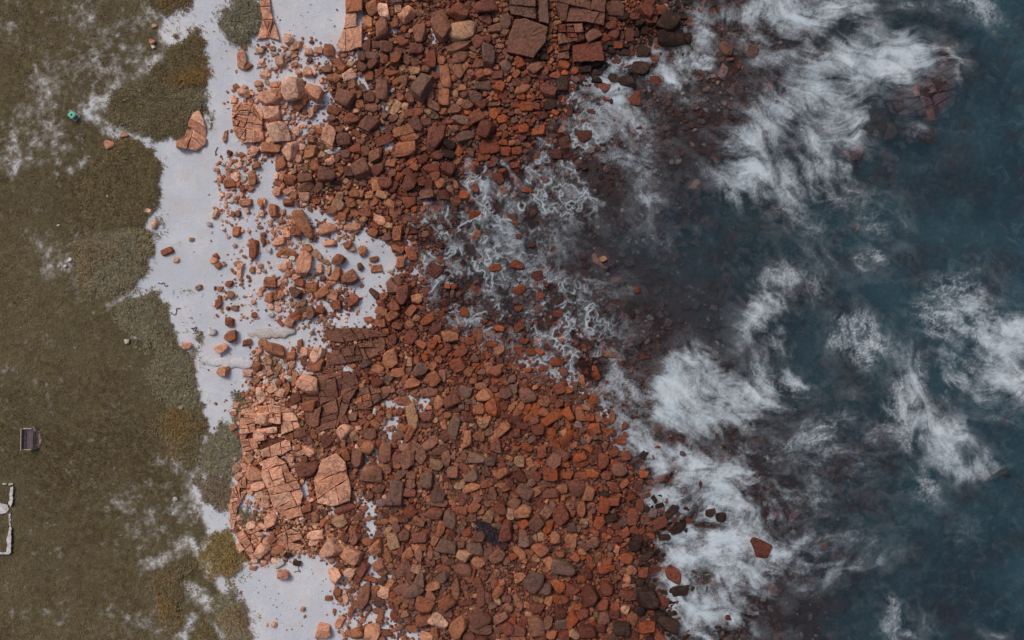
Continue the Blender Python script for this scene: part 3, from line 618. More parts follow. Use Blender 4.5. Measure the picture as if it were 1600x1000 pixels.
# surveyed rocks: blocks of  "x y length width angle colour;"  in a local grid with its own origin and scale
SURV = []
def survey(ox, oy, sc, text):
    for e in text.replace('\n', ' ').split(';'):
        t = e.split()
        if len(t) == 6:
            SURV.append((ox + float(t[0]) / sc, oy + float(t[1]) / sc, float(t[2]) / sc, float(t[3]) / sc, float(t[4]), t[5]))
survey(400, 0, 4, """720 45 100 75 80 o;795 60 110 75 90 s;885 40 85 45 85 t;845 70 60 40 80 o;945 80 115 75 -35 s;700 140 85 55 85 o;785 175 130 80 85 b;865 155 50 40 0 o;1030 205 120 90 80 b;
1155 160 180 110 70 b;1265 60 125 95 30 o;1285 185 190 120 -12 t;1430 30 150 95 -15 b;1440 120 95 70 20 b;1500 170 85 65 0 b;1560 130 95 70 90 g;910 250 90 50 55 o;695 290 85 55 90 b;755 280 65 50 0 b;815 285 80 75 0 b;
870 335 130 75 100 o;1000 295 95 80 0 b;940 370 75 55 85 b;1090 370 105 65 85 r;800 360 70 50 90 o;730 355 95 50 0 g;1270 285 155 65 -25 b;1280 350 125 70 -20 b;1385 250 95 80 60 b;1450 340 155 90 95 g;1440 250 60 60 0 r;
455 310 80 65 90 o;525 400 100 60 60 o;440 430 75 50 0 b;660 415 75 60 30 b;735 390 80 60 -20 b;705 475 65 60 80 o;1035 525 170 110 -60 g;850 455 90 45 -10 o;990 440 80 55 0 t;925 500 70 55 50 b;1185 475 150 70 80 o;
1110 525 50 35 90 o;1175 600 120 75 90 o;1265 445 90 70 70 b;1390 395 100 55 -20 b;1440 450 80 40 0 o;1505 465 70 60 0 b;1375 595 80 75 0 g;1290 550 50 50 20 o;1525 535 60 60 30 R;1500 605 45 40 0 R;1240 680 90 70 0 b;
1325 655 70 60 20 b;1375 725 95 70 -30 o;1480 650 90 30 0 b;1270 745 120 60 10 g;1545 740 70 60 0 R;1310 850 120 75 -15 g;1115 870 170 110 100 b;990 700 110 55 -8 o;1105 655 110 55 30 b;1085 600 60 50 -20 b;915 710 55 32 100 o;
545 605 125 105 20 b;355 575 110 90 20 s;220 545 145 130 80 s;275 640 120 60 -45 o;80 600 140 100 -10 s;90 710 110 85 0 s;140 825 135 115 70 s;15 840 100 70 90 s;90 925 115 60 5 o;205 940 120 80 95 s;335 950 90 80 0 o;
345 710 60 45 90 s;320 445 60 55 0 s;150 380 80 55 90 s;490 695 90 60 10 o;590 740 90 60 -20 o;705 770 120 105 30 b;545 865 100 80 -10 b;630 835 80 40 40 o;455 850 160 85 100 s;680 940 62 60 0 b;715 675 90 60 0 b;710 605 80 60 10 b;
790 560 120 85 90 b;600 525 60 55 0 b;920 815 130 60 -15 o;955 860 130 55 -12 o;930 930 140 80 -10 o;800 870 120 55 -25 o;870 730 70 50 110 b;960 620 70 50 80 b;905 605 60 45 50 o;1460 920 150 100 -10 R;1560 950 80 70 0 R;1420 985 90 60 0 R;
1130 970 100 60 0 r;1200 900 90 60 30 k;1200 960 90 60 0 k;1420 530 110 60 0 g;620 930 70 60 0 r;560 960 60 50 0 b;1060 760 80 50 0 b;840 620 45 35 0 o;20 310 50 40 0 s;30 385 35 30 0 s;100 300 35 30 0 s;60 465 70 40 0 s;15 520 50 35 0 s;110 530 50 35 0 s;
250 285 70 55 0 s;200 240 70 60 60 s;330 320 60 50 0 s;390 315 50 45 0 s;240 350 40 30 0 s;480 490 80 60 0 o;590 380 30 25 0 w;205 335 40 40 0 w;225 635 45 30 -30 w;155 635 35 30 0 w;480 440 40 25 -45 t;400 670 45 20 20 g;685 240 30 20 0 w;850 565 35 25 0 w;485 945 100 35 -20 w""")
survey(400, 250, 4, """35 265 62 45 90 s;105 315 82 55 90 o;150 30 100 75 -40 o;210 125 80 70 0 o;300 230 75 65 0 s;370 30 100 55 90 o;300 110 110 70 -10 b;435 80 110 100 0 b;580 65 70 60 5 b;655 50 130 110 60 b;520 225 62 55 0 t;515 280 78 65 25 t;
610 215 60 50 0 o;650 205 55 50 60 o;745 145 95 55 80 o;680 275 75 55 0 o;785 215 85 55 20 t;595 265 70 60 0 o;740 265 60 35 -35 o;645 265 45 35 90 t;840 275 80 65 30 o;865 330 70 55 60 o;680 330 90 50 0 o;765 375 85 60 30 s;825 405 55 45 20 t;
880 460 105 65 95 o;820 480 55 45 0 g;775 460 40 35 0 k;730 455 70 55 20 o;600 420 105 55 -15 s;285 400 200 85 70 o;245 445 70 65 0 o;190 460 62 50 0 s;145 510 75 50 -10 s;195 575 120 45 5 o;325 550 60 45 70 o;300 650 155 90 95 s;235 385 45 42 0 s;205 390 35 32 0 s;
455 520 90 38 -5 s;515 625 75 62 20 o;400 680 62 42 90 s;505 710 85 60 90 o;575 740 110 85 -30 b;80 765 75 70 0 o;75 860 70 60 90 o;275 770 80 55 10 o;350 795 90 70 20 o;410 830 95 60 -30 o;245 830 80 60 20 b;475 840 80 60 20 s;610 880 90 60 100 o;
500 905 70 60 0 o;405 940 70 55 10 o;345 955 90 55 95 b;240 975 100 55 -20 o;280 945 120 40 -25 b;665 565 65 45 90 o;735 620 55 35 -10 o;870 550 62 45 20 o;970 590 110 70 80 o;900 645 85 55 100 o;750 680 70 50 -10 o;850 795 115 85 40 b;920 835 125 80 110 b;
890 750 80 50 60 b;1000 870 75 65 0 o;740 835 80 45 55 b;800 850 55 50 0 o;865 905 70 70 0 o;785 905 50 40 0 r;780 945 80 50 20 o;860 970 105 65 -40 o;1115 685 115 90 30 r;1060 465 45 45 0 b;1300 220 65 60 0 R;1365 170 80 60 80 r;1370 345 85 60 0 R;
1495 670 85 60 0 R;1380 470 75 65 0 b;1300 950 75 60 80 R;1180 935 45 40 0 r;1145 530 50 40 0 r;990 380 65 50 60 b;1010 265 60 35 0 r;1510 115 85 80 0 r;1540 190 70 60 0 b;1590 360 80 50 0 b;1470 25 60 50 0 r;1150 140 75 60 60 o;1250 150 55 40 80 o;1080 150 80 60 70 r;
1035 130 60 60 0 r;990 40 65 55 30 o;845 15 70 50 0 o;1095 50 100 60 0 r;1240 790 40 35 0 R;1195 790 40 35 0 R;440 430 110 70 -20 s;530 350 80 60 20 o;470 310 70 55 0 o;615 330 60 50 60 o;380 590 70 40 50 t;430 635 60 30 10 t;455 690 60 25 95 t;650 665 45 40 60 b;
700 1000 60 40 0 o;160 670 60 50 0 s;200 660 40 40 0 s;130 200 60 60 0 s;200 260 60 50 0 o;235 215 60 50 0 o;375 260 60 40 0 o;30 340 40 30 0 s;840 690 55 20 -30 w;780 210 30 20 0 w;600 550 40 40 0 s;25 660 30 25 0 s;40 470 30 40 0 o""")
survey(400, 500, 4, """110 190 130 78 15 o;215 225 58 60 0 o;305 200 65 50 80 s;275 165 90 42 100 o;40 140 55 45 0 s;70 245 70 55 20 t;370 280 105 75 0 o;835 240 118 100 -30 o;760 305 78 50 10 o;780 160 95 52 95 b;520 365 72 50 50 o;325 405 140 110 20 s;240 385 75 42 100 o;
195 430 95 38 95 o;150 460 75 60 0 s;245 490 85 60 -30 b;885 330 90 60 0 o;1205 110 115 80 10 o;1135 115 60 40 30 o;1035 150 85 45 30 o;1335 130 62 55 0 R;1470 150 75 40 0 R;1520 50 65 45 0 R;1270 30 50 45 0 b;1425 10 50 35 0 r;1490 325 105 75 0 o;1330 320 75 60 30 o;
1360 380 50 45 0 o;1410 330 55 45 0 b;1480 545 110 95 90 R;1390 565 70 60 0 o;1330 610 70 60 0 r;1240 670 155 80 100 g;1140 525 100 60 110 o;975 600 155 75 75 t;915 505 110 50 0 o;960 710 115 55 -60 o;910 675 60 50 0 o;1065 605 85 75 0 b;1060 665 95 35 0 b;1175 660 55 45 90 o;
1305 680 82 30 95 o;1325 750 115 60 100 o;1090 770 125 65 -40 b;1015 825 150 75 70 b;930 795 85 50 10 b;880 860 80 72 30 b;945 875 120 85 95 b;1145 815 115 55 -5 b;1125 905 85 70 10 t;1190 880 115 60 80 b;1230 950 85 75 0 b;1300 930 85 55 40 b;1375 865 125 75 10 g;1465 890 75 65 0 g;
1520 700 155 55 -40 o;1500 790 90 70 100 b;820 925 80 55 40 b;910 965 95 60 -40 b;715 715 78 75 0 b;635 870 110 70 90 b;655 765 50 45 0 b;590 755 40 40 0 b;440 755 80 70 30 b;330 830 80 60 20 s;205 865 60 55 30 s;310 940 135 100 15 b;215 730 60 50 80 o;270 710 70 60 0 b;
550 620 62 60 0 b;605 610 60 55 0 b;615 660 60 40 -20 o;800 830 120 80 95 b;725 960 135 95 10 b;1540 960 115 60 -20 o;1050 910 60 40 90 o;970 970 60 55 0 b;1555 600 60 40 0 r;985 450 70 30 -30 o;1080 450 130 55 -10 b;820 440 90 50 -10 b;1100 215 60 30 30 o;960 265 55 40 90 t;
1000 255 62 45 80 o;880 35 72 50 20 o;810 70 45 40 0 o;780 20 62 50 0 o;960 30 62 50 40 o;30 620 90 80 0 s;20 720 70 80 90 s;180 290 35 35 0 w;740 575 45 25 -70 w;905 762 28 18 0 w;715 40 25 22 0 w;15 690 25 22 0 w;80 690 100 35 -5 s;1260 560 60 45 0 r;1200 590 60 40 0 o;680 540 60 50 0 o;
520 300 40 30 0 b;900 575 45 40 0 o;830 575 45 40 0 o;780 580 45 35 0 o;330 540 90 80 0 o""")
survey(400, 750, 4, """875 90 165 110 100 g;955 80 80 60 0 b;1130 95 105 80 20 g;1145 140 120 60 10 b;1300 115 75 65 90 b;1110 210 125 60 8 b;1030 270 70 60 0 b;1210 255 100 90 110 g;1285 190 82 42 20 o;1355 235 70 65 80 b;1450 235 90 55 -70 t;1400 200 60 40 0 o;1480 285 40 35 0 t;1550 45 75 60 60 o;
1480 80 85 55 70 b;1340 50 115 50 -25 o;1270 35 78 40 -20 t;1440 25 70 45 0 o;1565 320 150 80 100 r;1590 210 60 60 0 t;1310 330 75 50 -10 R;1035 365 112 75 -15 b;860 385 95 72 80 t;920 345 80 75 0 b;770 340 55 45 0 b;830 310 40 35 0 t;865 255 65 60 20 o;795 260 75 40 0 o;920 245 60 45 0 b;
620 365 85 60 90 b;555 185 130 52 -20 b;460 440 130 105 -40 s;590 480 135 90 25 s;365 390 62 50 20 s;490 600 95 75 60 s;815 470 95 50 60 o;770 535 80 75 0 b;905 445 75 42 100 b;945 465 82 60 -30 o;1020 475 68 50 80 b;1040 420 50 45 0 o;1195 420 135 85 10 g;1280 400 60 55 0 b;1365 430 112 75 10 g;
1300 475 92 75 20 t;1385 515 78 65 40 o;1440 470 105 52 -50 b;1500 480 105 85 -50 b;1560 510 62 50 80 b;995 560 62 60 10 t;940 540 72 70 0 b;1090 525 55 45 0 b;1290 560 112 80 10 b;1345 600 110 60 -55 o;1215 510 60 50 0 b;1160 610 92 60 -40 g;1110 670 102 60 -25 o;1250 680 132 50 90 b;1210 610 50 30 30 o;
1170 555 92 38 10 o;885 580 125 36 0 b;700 615 135 32 15 o;585 580 72 50 -10 s;675 720 165 72 105 b;800 705 82 65 15 s;770 760 62 55 0 b;765 815 82 45 10 b;740 690 52 50 0 o;560 740 82 32 80 s;505 705 52 50 0 o;600 810 92 35 -65 o;455 740 48 30 0 o;525 890 85 45 -60 s;420 950 95 90 10 s;725 960 110 95 90 s;
625 970 92 70 -20 o;910 675 102 60 -35 b;980 700 112 85 -45 g;890 750 78 50 -40 o;950 755 78 50 10 b;1045 785 115 85 25 o;1090 735 72 60 60 b;1140 880 128 88 30 s;1060 880 130 60 -15 o;975 930 72 45 0 o;1265 920 155 92 -60 o;1395 870 132 98 -15 b;1410 935 150 70 15 b;1525 870 112 62 -30 b;1320 985 92 60 -30 b;
1180 830 92 60 10 b;1400 730 150 48 85 b;1445 740 92 60 90 b;1510 700 82 60 -40 o;1320 770 112 45 -8 r;1565 745 62 50 0 b;1535 640 52 42 0 o;1490 640 72 42 90 o;1430 590 62 50 80 b;1380 640 62 60 0 o;1120 960 92 60 80 o;1060 985 82 60 0 s;1580 800 70 60 60 b;140 525 75 45 -30 w;165 600 70 55 0 s;170 570 60 20 -10 s;
370 230 60 60 0 b;430 205 40 40 0 b;440 340 70 30 0 o;420 265 70 35 -60 o;640 230 70 50 0 b;710 105 45 45 0 b;780 140 60 45 0 m;200 470 40 30 -30 k;255 525 50 35 0 k;810 960 80 50 0 b;110 905 45 35 0 s;290 810 28 28 0 t;930 840 50 45 0 t;945 880 40 40 0 b;540 250 40 30 0 r;1060 330 50 40 0 o""")
survey(800, 0, 4, """245 95 45 40 0 o;245 165 95 28 95 o;50 385 78 65 70 R;330 410 85 65 0 R;505 215 108 65 -30 b;580 230 68 55 -20 R;735 220 85 62 90 r;665 280 75 60 0 R;835 70 100 80 20 r;870 130 85 60 0 r;
640 50 125 92 10 b;690 100 80 60 30 k;980 130 130 110 20 k;1000 250 180 130 0 k;905 290 112 60 85 b;820 320 90 60 0 k;800 425 122 82 0 k;725 500 112 78 10 k;455 430 80 50 0 k;510 400 150 60 0 k;225 560 115 82 30 b;30 510 65 60 0 b;310 520 95 80 90 k;240 650 95 60 -30 k;85 670 85 62 0 R;150 660 62 50 0 r;
75 800 72 65 0 R;170 810 92 82 0 R;450 850 92 72 0 r;365 690 72 52 90 r;270 960 92 60 0 r;30 940 75 60 0 R;900 500 82 60 0 r;1440 275 95 75 90 m;1520 335 55 42 0 m;1145 555 55 45 0 m;1140 670 62 48 0 m;1010 200 70 50 -30 R;770 100 60 50 0 r;200 350 70 50 0 k;130 460 60 50 0 r;190 480 50 40 0 r;60 600 60 50 0 R;105 605 35 28 0 R;
620 160 70 60 0 r;940 60 90 60 0 r;690 600 70 50 0 m;715 690 95 80 90 m;850 60 50 40 0 R;620 630 30 20 90 k;360 560 40 30 0 r;230 880 60 40 0 r""")
survey(800, 250, 4, """25 30 60 50 0 R;95 185 65 40 0 R;30 655 85 75 0 R;45 810 85 55 -30 R;215 770 55 60 0 b;175 850 60 62 90 r;20 395 40 30 0 R;125 535 40 30 0 r;160 720 80 60 0 r;570 620 50 40 -30 t;535 420 30 25 0 m;905 660 35 30 0 m;40 480 50 35 0 r;375 235 40 30 0 m;200 215 50 40 0 m;1450 575 60 55 0 m;290 960 60 45 0 r;40 930 50 40 0 R;485 970 40 30 0 m;785 815 45 40 0 r""")
survey(800, 500, 4, """45 40 95 50 -40 R;80 130 52 42 0 R;40 185 62 55 0 R;125 205 72 50 0 R;170 200 62 42 40 R;280 265 78 62 0 R;195 300 68 45 0 R;100 315 62 35 -10 R;440 385 85 38 80 o;345 440 68 45 -20 R;260 500 62 45 0 r;95 550 95 40 -65 R;130 595 130 42 -30 R;255 605 150 68 -35 R;345 630 50 25 90 R;
300 525 62 50 0 r;25 625 72 50 0 r;520 680 92 78 10 R;485 610 62 55 0 R;620 620 95 42 95 o;465 545 55 35 15 o;680 755 62 50 0 R;160 690 92 62 0 r;265 770 105 45 50 R;340 745 115 60 -50 R;85 795 78 50 10 R;20 805 52 32 0 o;45 885 68 65 10 t;110 895 58 50 60 o;150 905 52 45 0 o;185 835 92 62 85 r;420 860 85 50 -10 R;
440 905 92 32 -20 R;535 830 105 42 100 r;570 880 100 70 90 r;330 895 62 52 0 R;240 960 105 82 0 R;350 975 72 52 0 R;50 975 92 62 20 r;110 975 60 50 0 b;825 965 55 50 0 R;600 215 65 45 10 t;410 650 60 45 0 m;450 765 52 36 60 m;780 500 52 50 0 m;735 100 72 70 0 m;560 95 52 42 0 m;640 90 60 50 90 m;20 710 72 60 0 r;60 660 82 60 0 r;
430 975 90 50 0 r;500 960 80 60 0 R;590 970 70 50 0 r;245 700 60 50 30 R;1340 880 80 60 0 m;1440 860 60 50 0 m;500 215 50 42 0 m;330 190 40 30 0 m""")
survey(800, 750, 4, """395 50 115 92 10 b;480 90 105 78 100 o;225 85 135 52 -10 b;150 75 105 55 -20 o;215 25 112 45 0 b;60 200 122 78 0 o;215 205 105 65 -60 b;310 220 115 100 50 r;435 185 98 52 95 o;490 225 75 36 80 o;580 165 115 82 100 R;575 90 72 42 0 k;640 45 72 62 0 r;745 110 58 45 0 R;790 35 72 62 0 r;450 260 52 35 0 t;
380 135 112 26 0 o;500 150 42 36 0 o;150 270 95 78 -40 b;75 390 98 72 -5 g;180 435 105 85 50 o;50 455 105 62 60 o;105 450 58 50 20 o;180 355 58 42 90 t;145 360 40 30 90 t;270 360 72 70 0 o;370 380 92 60 40 o;435 450 52 42 0 o;155 500 62 36 5 t;300 465 62 40 0 o;495 510 115 45 65 R;320 545 155 95 10 g;140 640 135 118 -50 g;
205 680 92 72 0 g;285 665 92 82 30 R;365 680 115 66 35 r;435 620 52 50 0 R;470 590 105 60 50 r;485 720 125 100 70 r;600 685 92 90 0 r;220 605 72 36 10 R;160 745 72 42 10 t;225 755 72 52 100 o;300 750 98 62 5 R;405 800 72 45 5 R;155 800 115 60 10 r;105 840 55 30 0 t;40 610 82 60 -40 o;45 770 122 52 70 b;30 830 72 32 60 o;
380 880 115 82 -60 R;150 920 125 92 80 b;225 890 85 62 100 b;480 955 122 82 0 r;385 970 62 55 40 t;690 930 115 100 0 k;570 870 105 62 -40 b;560 930 80 60 0 r;710 810 62 52 30 t;570 780 82 72 0 r;650 790 62 52 0 r;735 725 72 62 0 r;850 750 135 118 0 k;975 910 145 92 20 k;1000 590 185 100 30 r;1050 700 125 82 0 k;890 560 92 62 0 r;
930 650 92 62 0 m;1310 235 88 66 10 k;1240 205 62 52 0 k;1520 415 190 140 25 r;1330 300 92 46 0 m;995 195 112 62 -40 k;1040 300 112 52 -30 k;880 210 72 52 0 m;755 230 105 72 90 r;800 160 82 52 90 r;640 140 82 72 0 r;620 240 92 52 -20 k;650 290 72 52 0 r;770 410 90 62 0 k;850 470 92 62 -40 k;720 490 82 62 0 R;
590 560 105 46 -15 R;720 655 72 26 -15 o;660 370 82 42 0 r;950 360 82 42 0 k;870 350 52 42 0 R;1130 390 92 52 30 m;1400 740 82 62 0 m;1500 810 92 62 0 m;1360 860 62 46 0 r;820 580 70 60 0 r;780 700 80 60 0 k;640 840 70 60 0 r;800 820 90 70 0 k;620 990 80 60 0 b;40 950 100 80 0 b;80 880 70 60 0 r;300 840 70 60 0 r;240 970 80 55 0 o;330 980 70 60 0 r;840 920 100 70 0 R;920 985 80 60 0 r;750 980 90 60 0 r;450 840 80 60 0 r""")
survey(330, 245, 8, """420 570 165 95 0 o;625 570 100 85 90 o;270 710 72 60 90 o;335 710 82 65 90 b;545 105 112 90 -30 o;505 270 142 95 90 o;225 330 132 120 0 o;490 400 92 60 -40 o;310 930 122 110 90 o;55 710 142 60 -60 s;170 600 72 50 90 s;100 285 62 60 0 s;270 130 65 55 0 w;405 270 82 60 0 w;150 95 55 42 0 w;240 560 62 55 0 w;75 160 52 50 0 s;290 50 62 46 0 o;145 900 52 46 0 w;630 640 50 40 0 b;670 690 50 40 30 b;130 480 60 50 0 s;210 480 60 60 0 s;365 80 60 40 0 s;440 60 70 50 60 s;650 970 60 60 0 b;770 940 90 50 50 o;600 880 60 40 0 t;735 840 50 60 0 t""")
survey(330, 370, 8, """530 150 225 105 95 o;350 430 195 75 100 s;220 585 92 76 0 o;60 245 78 62 45 o;510 410 82 62 90 o;460 500 52 42 40 b;240 720 92 82 90 t;85 830 112 76 90 o;285 890 92 60 0 t;45 645 52 30 90 b;650 60 62 60 0 b;530 975 80 70 0 o;610 360 60 40 -60 s;660 430 50 40 0 t""")
survey(330, 120, 8, """365 185 112 90 0 s;590 90 92 60 -10 s;790 95 82 55 0 s;510 205 62 50 0 s;170 735 155 55 100 s;225 950 72 60 30 b;380 970 82 60 0 o;520 975 72 60 0 o;940 510 100 70 0 w;1240 615 40 40 0 s;1315 615 40 36 0 s;680 20 60 30 0 s""")
survey(0, 0, 4, """1505 370 115 55 85 s;1550 410 55 36 -30 o;965 160 36 26 0 s;950 260 36 30 0 s;955 292 26 24 0 w;770 840 46 30 -10 s;680 905 56 52 0 s;1312 785 45 22 100 w;1530 290 40 18 90 o""")
survey(0, 250, 4, """1040 570 78 44 -25 o;1100 625 36 34 0 s;965 400 50 38 90 s;910 315 75 32 10 s;435 625 30 25 0 w;405 662 22 16 0 w;365 662 16 14 0 w;665 225 25 20 0 w;365 408 20 12 0 w;1305 400 35 30 0 w;1195 495 30 25 0 t;1240 795 40 35 0 t""")
survey(0, 500, 4, """1440 105 82 70 -20 o;1385 175 78 50 -20 s;1430 15 52 45 0 o;1540 140 52 42 0 o;1325 75 46 40 0 w;1125 545 26 25 0 w;845 110 20 18 0 w;1370 635 26 20 0 w;1390 320 70 60 0 s;1545 335 70 40 0 s;1170 160 60 40 0 s;790 135 30 28 0 w;1468 868 30 26 0 w;1480 560 30 14 70 g""")
survey(0, 750, 4, """1095 120 30 24 0 w""")
# rocks standing out in the surf
survey(0, 0, 1, """1336 234 30 22 90 m;1316 240 12 20 90 m;1258 45 22 14 -30 m;1283 78 10 8 0 m;1368 42 30 12 -10 m;1205 22 20 16 0 m;1290 200 30 20 0 m;1330 355 30 22 0 m;1290 270 24 16 0 m;1215 805 26 18 0 m;1212 920 40 22 0 m""")

ROCKS = []     # dict(x, y, L, W, a, c, sub)
OC = Raster(280, -170, 1180, 1170, 1)
occ = np.zeros((OC.h, OC.w), bool)

def footprint(x, y, L, Wd, a, k=0.92):
    r = max(L, Wd) / 2 + 1
    i0 = int(max(0, x - r - OC.x0)); i1 = int(min(OC.w, x + r - OC.x0 + 1)); j0 = int(max(0, y - r - OC.y0)); j1 = int(min(OC.h, y + r - OC.y0 + 1))
    if i1 <= i0 or j1 <= j0: return None
    dx = OC.X[j0:j1, i0:i1] - x; dy = OC.Y[j0:j1, i0:i1] - y
    ca, sa = math.cos(R(a)), math.sin(R(a))
    u = np.abs(dx * ca + dy * sa) / (L / 2 * k); v = np.abs(-dx * sa + dy * ca) / (Wd / 2 * k)
    return (slice(j0, j1), slice(i0, i1)), (u ** 3 + v ** 3) < 1

for (x, y, L, Wd, a, c) in SURV:
    ROCKS.append(dict(x=x, y=y, L=L * 1.06, W=Wd * 1.06, a=a, c=c, s=1))
    fp = footprint(x, y, L, Wd, a)
    if fp: occ[fp[0]] |= fp[1]

# ------------------------------------------------------------------ bedrock outcrops, broken along their joints
def half(poly, px, py, nx_, ny_):
    out = []
    n = len(poly)
    for i in range(n):
        a, c = poly[i], poly[(i + 1) % n]
        da = (a[0] - px) * nx_ + (a[1] - py) * ny_; dc = (c[0] - px) * nx_ + (c[1] - py) * ny_
        if da >= 0: out.append(a)
        if (da >= 0) != (dc >= 0):
            t = da / (da - dc); out.append((a[0] + t * (c[0] - a[0]), a[1] + t * (c[1] - a[1])))
    return out
def area(p):
    return 0.5 * abs(sum(p[i][0] * p[(i + 1) % len(p)][1] - p[(i + 1) % len(p)][0] * p[i][1] for i in range(len(p))))
def shatter(poly, target, ang0, g, aspect=1.3):
    A = area(poly)
    if A < target * g.uniform(0.5, 3.0) or len(poly) < 3:
        return [poly]
    p = np.array(poly); c = p.mean(0)
    a = R(ang0); e = np.array([math.cos(a), math.sin(a)]); q = np.array([-e[1], e[0]])
    le = np.ptp(p @ e); lq = np.ptp(p @ q)
    if le > lq * aspect * g.uniform(.8, 1.2): nn = e
    else: nn = q
    th = g.normal(0, 0.22); nn = np.array([nn[0] * math.cos(th) - nn[1] * math.sin(th), nn[0] * math.sin(th) + nn[1] * math.cos(th)])
    c = c + nn * g.uniform(-0.26, 0.26) * np.ptp(p @ nn)
    o = []
    for sgn in (1, -1):
        hp = half(poly, c[0], c[1], nn[0] * sgn, nn[1] * sgn)
        if len(hp) >= 3 and area(hp) > 6: o += shatter(hp, target, ang0, g, aspect)
    return o

def block_mesh(poly, base, h, g, origin, bev=0.07):
    """a broken slab: outline with uneven edges, bevelled shoulder, lumpy top"""
    p = np.array(poly)
    if np.sum(p[:, 0] * np.roll(p[:, 1], -1) - np.roll(p[:, 0], -1) * p[:, 1]) > 0: p = p[::-1]
    c = p.mean(0)
    pts = []
    for i in range(len(p)):
        a, e = p[i], p[(i + 1) % len(p)]
        n = max(1, int(np.hypot(*(e - a)) / 6))
        for k in range(n):
            q = a + (e - a) * k / n
            if k: q = q + g.normal(0, 0.45, 2)
            pts.append(q)
    pts = np.array(pts); d_ = c - pts; ln = np.hypot(d_[:, 0], d_[:, 1])[:, None]
    pts = pts + d_ / (ln + 1e-6) * np.minimum(g.uniform(0.05, 0.55), ln * 0.2)      # open joint
    def ring(q, z): return np.array([W(a[0], a[1], zz) for a, zz in zip(q, z)])
    m = len(pts)
    slope = g.normal(0, 0.007, 2)
    top = lambda q: base + h + (q - c) @ slope
    inn = pts + d_ / (ln + 1e-6) * np.minimum(bev / S, ln * 0.35)
    mid = pts + d_ * 0.45
    rings = [ring(pts, np.full(m, base - 0.5)), ring(pts, top(pts) - bev), ring(inn, top(inn) + g.normal(0, .012, m)), ring(mid, top(mid) + g.normal(0, .02, m))]
    v = np.concatenate(rings + [np.array([W(c[0], c[1], base + h + g.normal(0, .02))])]) - np.array(origin)
    f = []
    for r in range(3):
        for i in range(m):
            a, b_, = r * m + i, r * m + (i + 1) % m
            f += [(a, b_, b_ + m), (a, b_ + m, a + m)]
    for i in range(m): f.append((3 * m + i, 3 * m + (i + 1) % m, 4 * m))
    return np_mesh('block', v, np.array(f), M_block, False)

og = np.random.default_rng(404)
def outcrop(name, label, poly, target, ang0, h, pal, hz=None, aspect=1.3, miss=0.05, cat='outcrop', group='bedrock outcrops of the shore', sink=0.0):
    p = np.array(poly, float); c = p.mean(0); zb = float(zg(c[0], c[1])) - sink
    org = W(c[0], c[1], zb)
    e = bpy.data.objects.new(name, None); COL.objects.link(e); e.location = org; e.empty_display_size = 0.5
    tag(e, label, cat, group)
    occ[OC.poly(poly)] = True
    for k, pc in enumerate(shatter([tuple(q) for q in p], target, ang0, og, aspect)):
        if og.random() < miss: continue
        q = np.mean(np.array(pc), 0); zq = float(zg(q[0], q[1])) - sink
        o = new_obj('block', block_mesh(pc, zq, h * og.uniform(0.75, 1.2), og, org), e)
        cc = srgb(PAL[pal[og.integers(len(pal))]][og.integers(3)]) * og.uniform(0.88, 1.12)
        o.color = (*cc, 1)
    return e
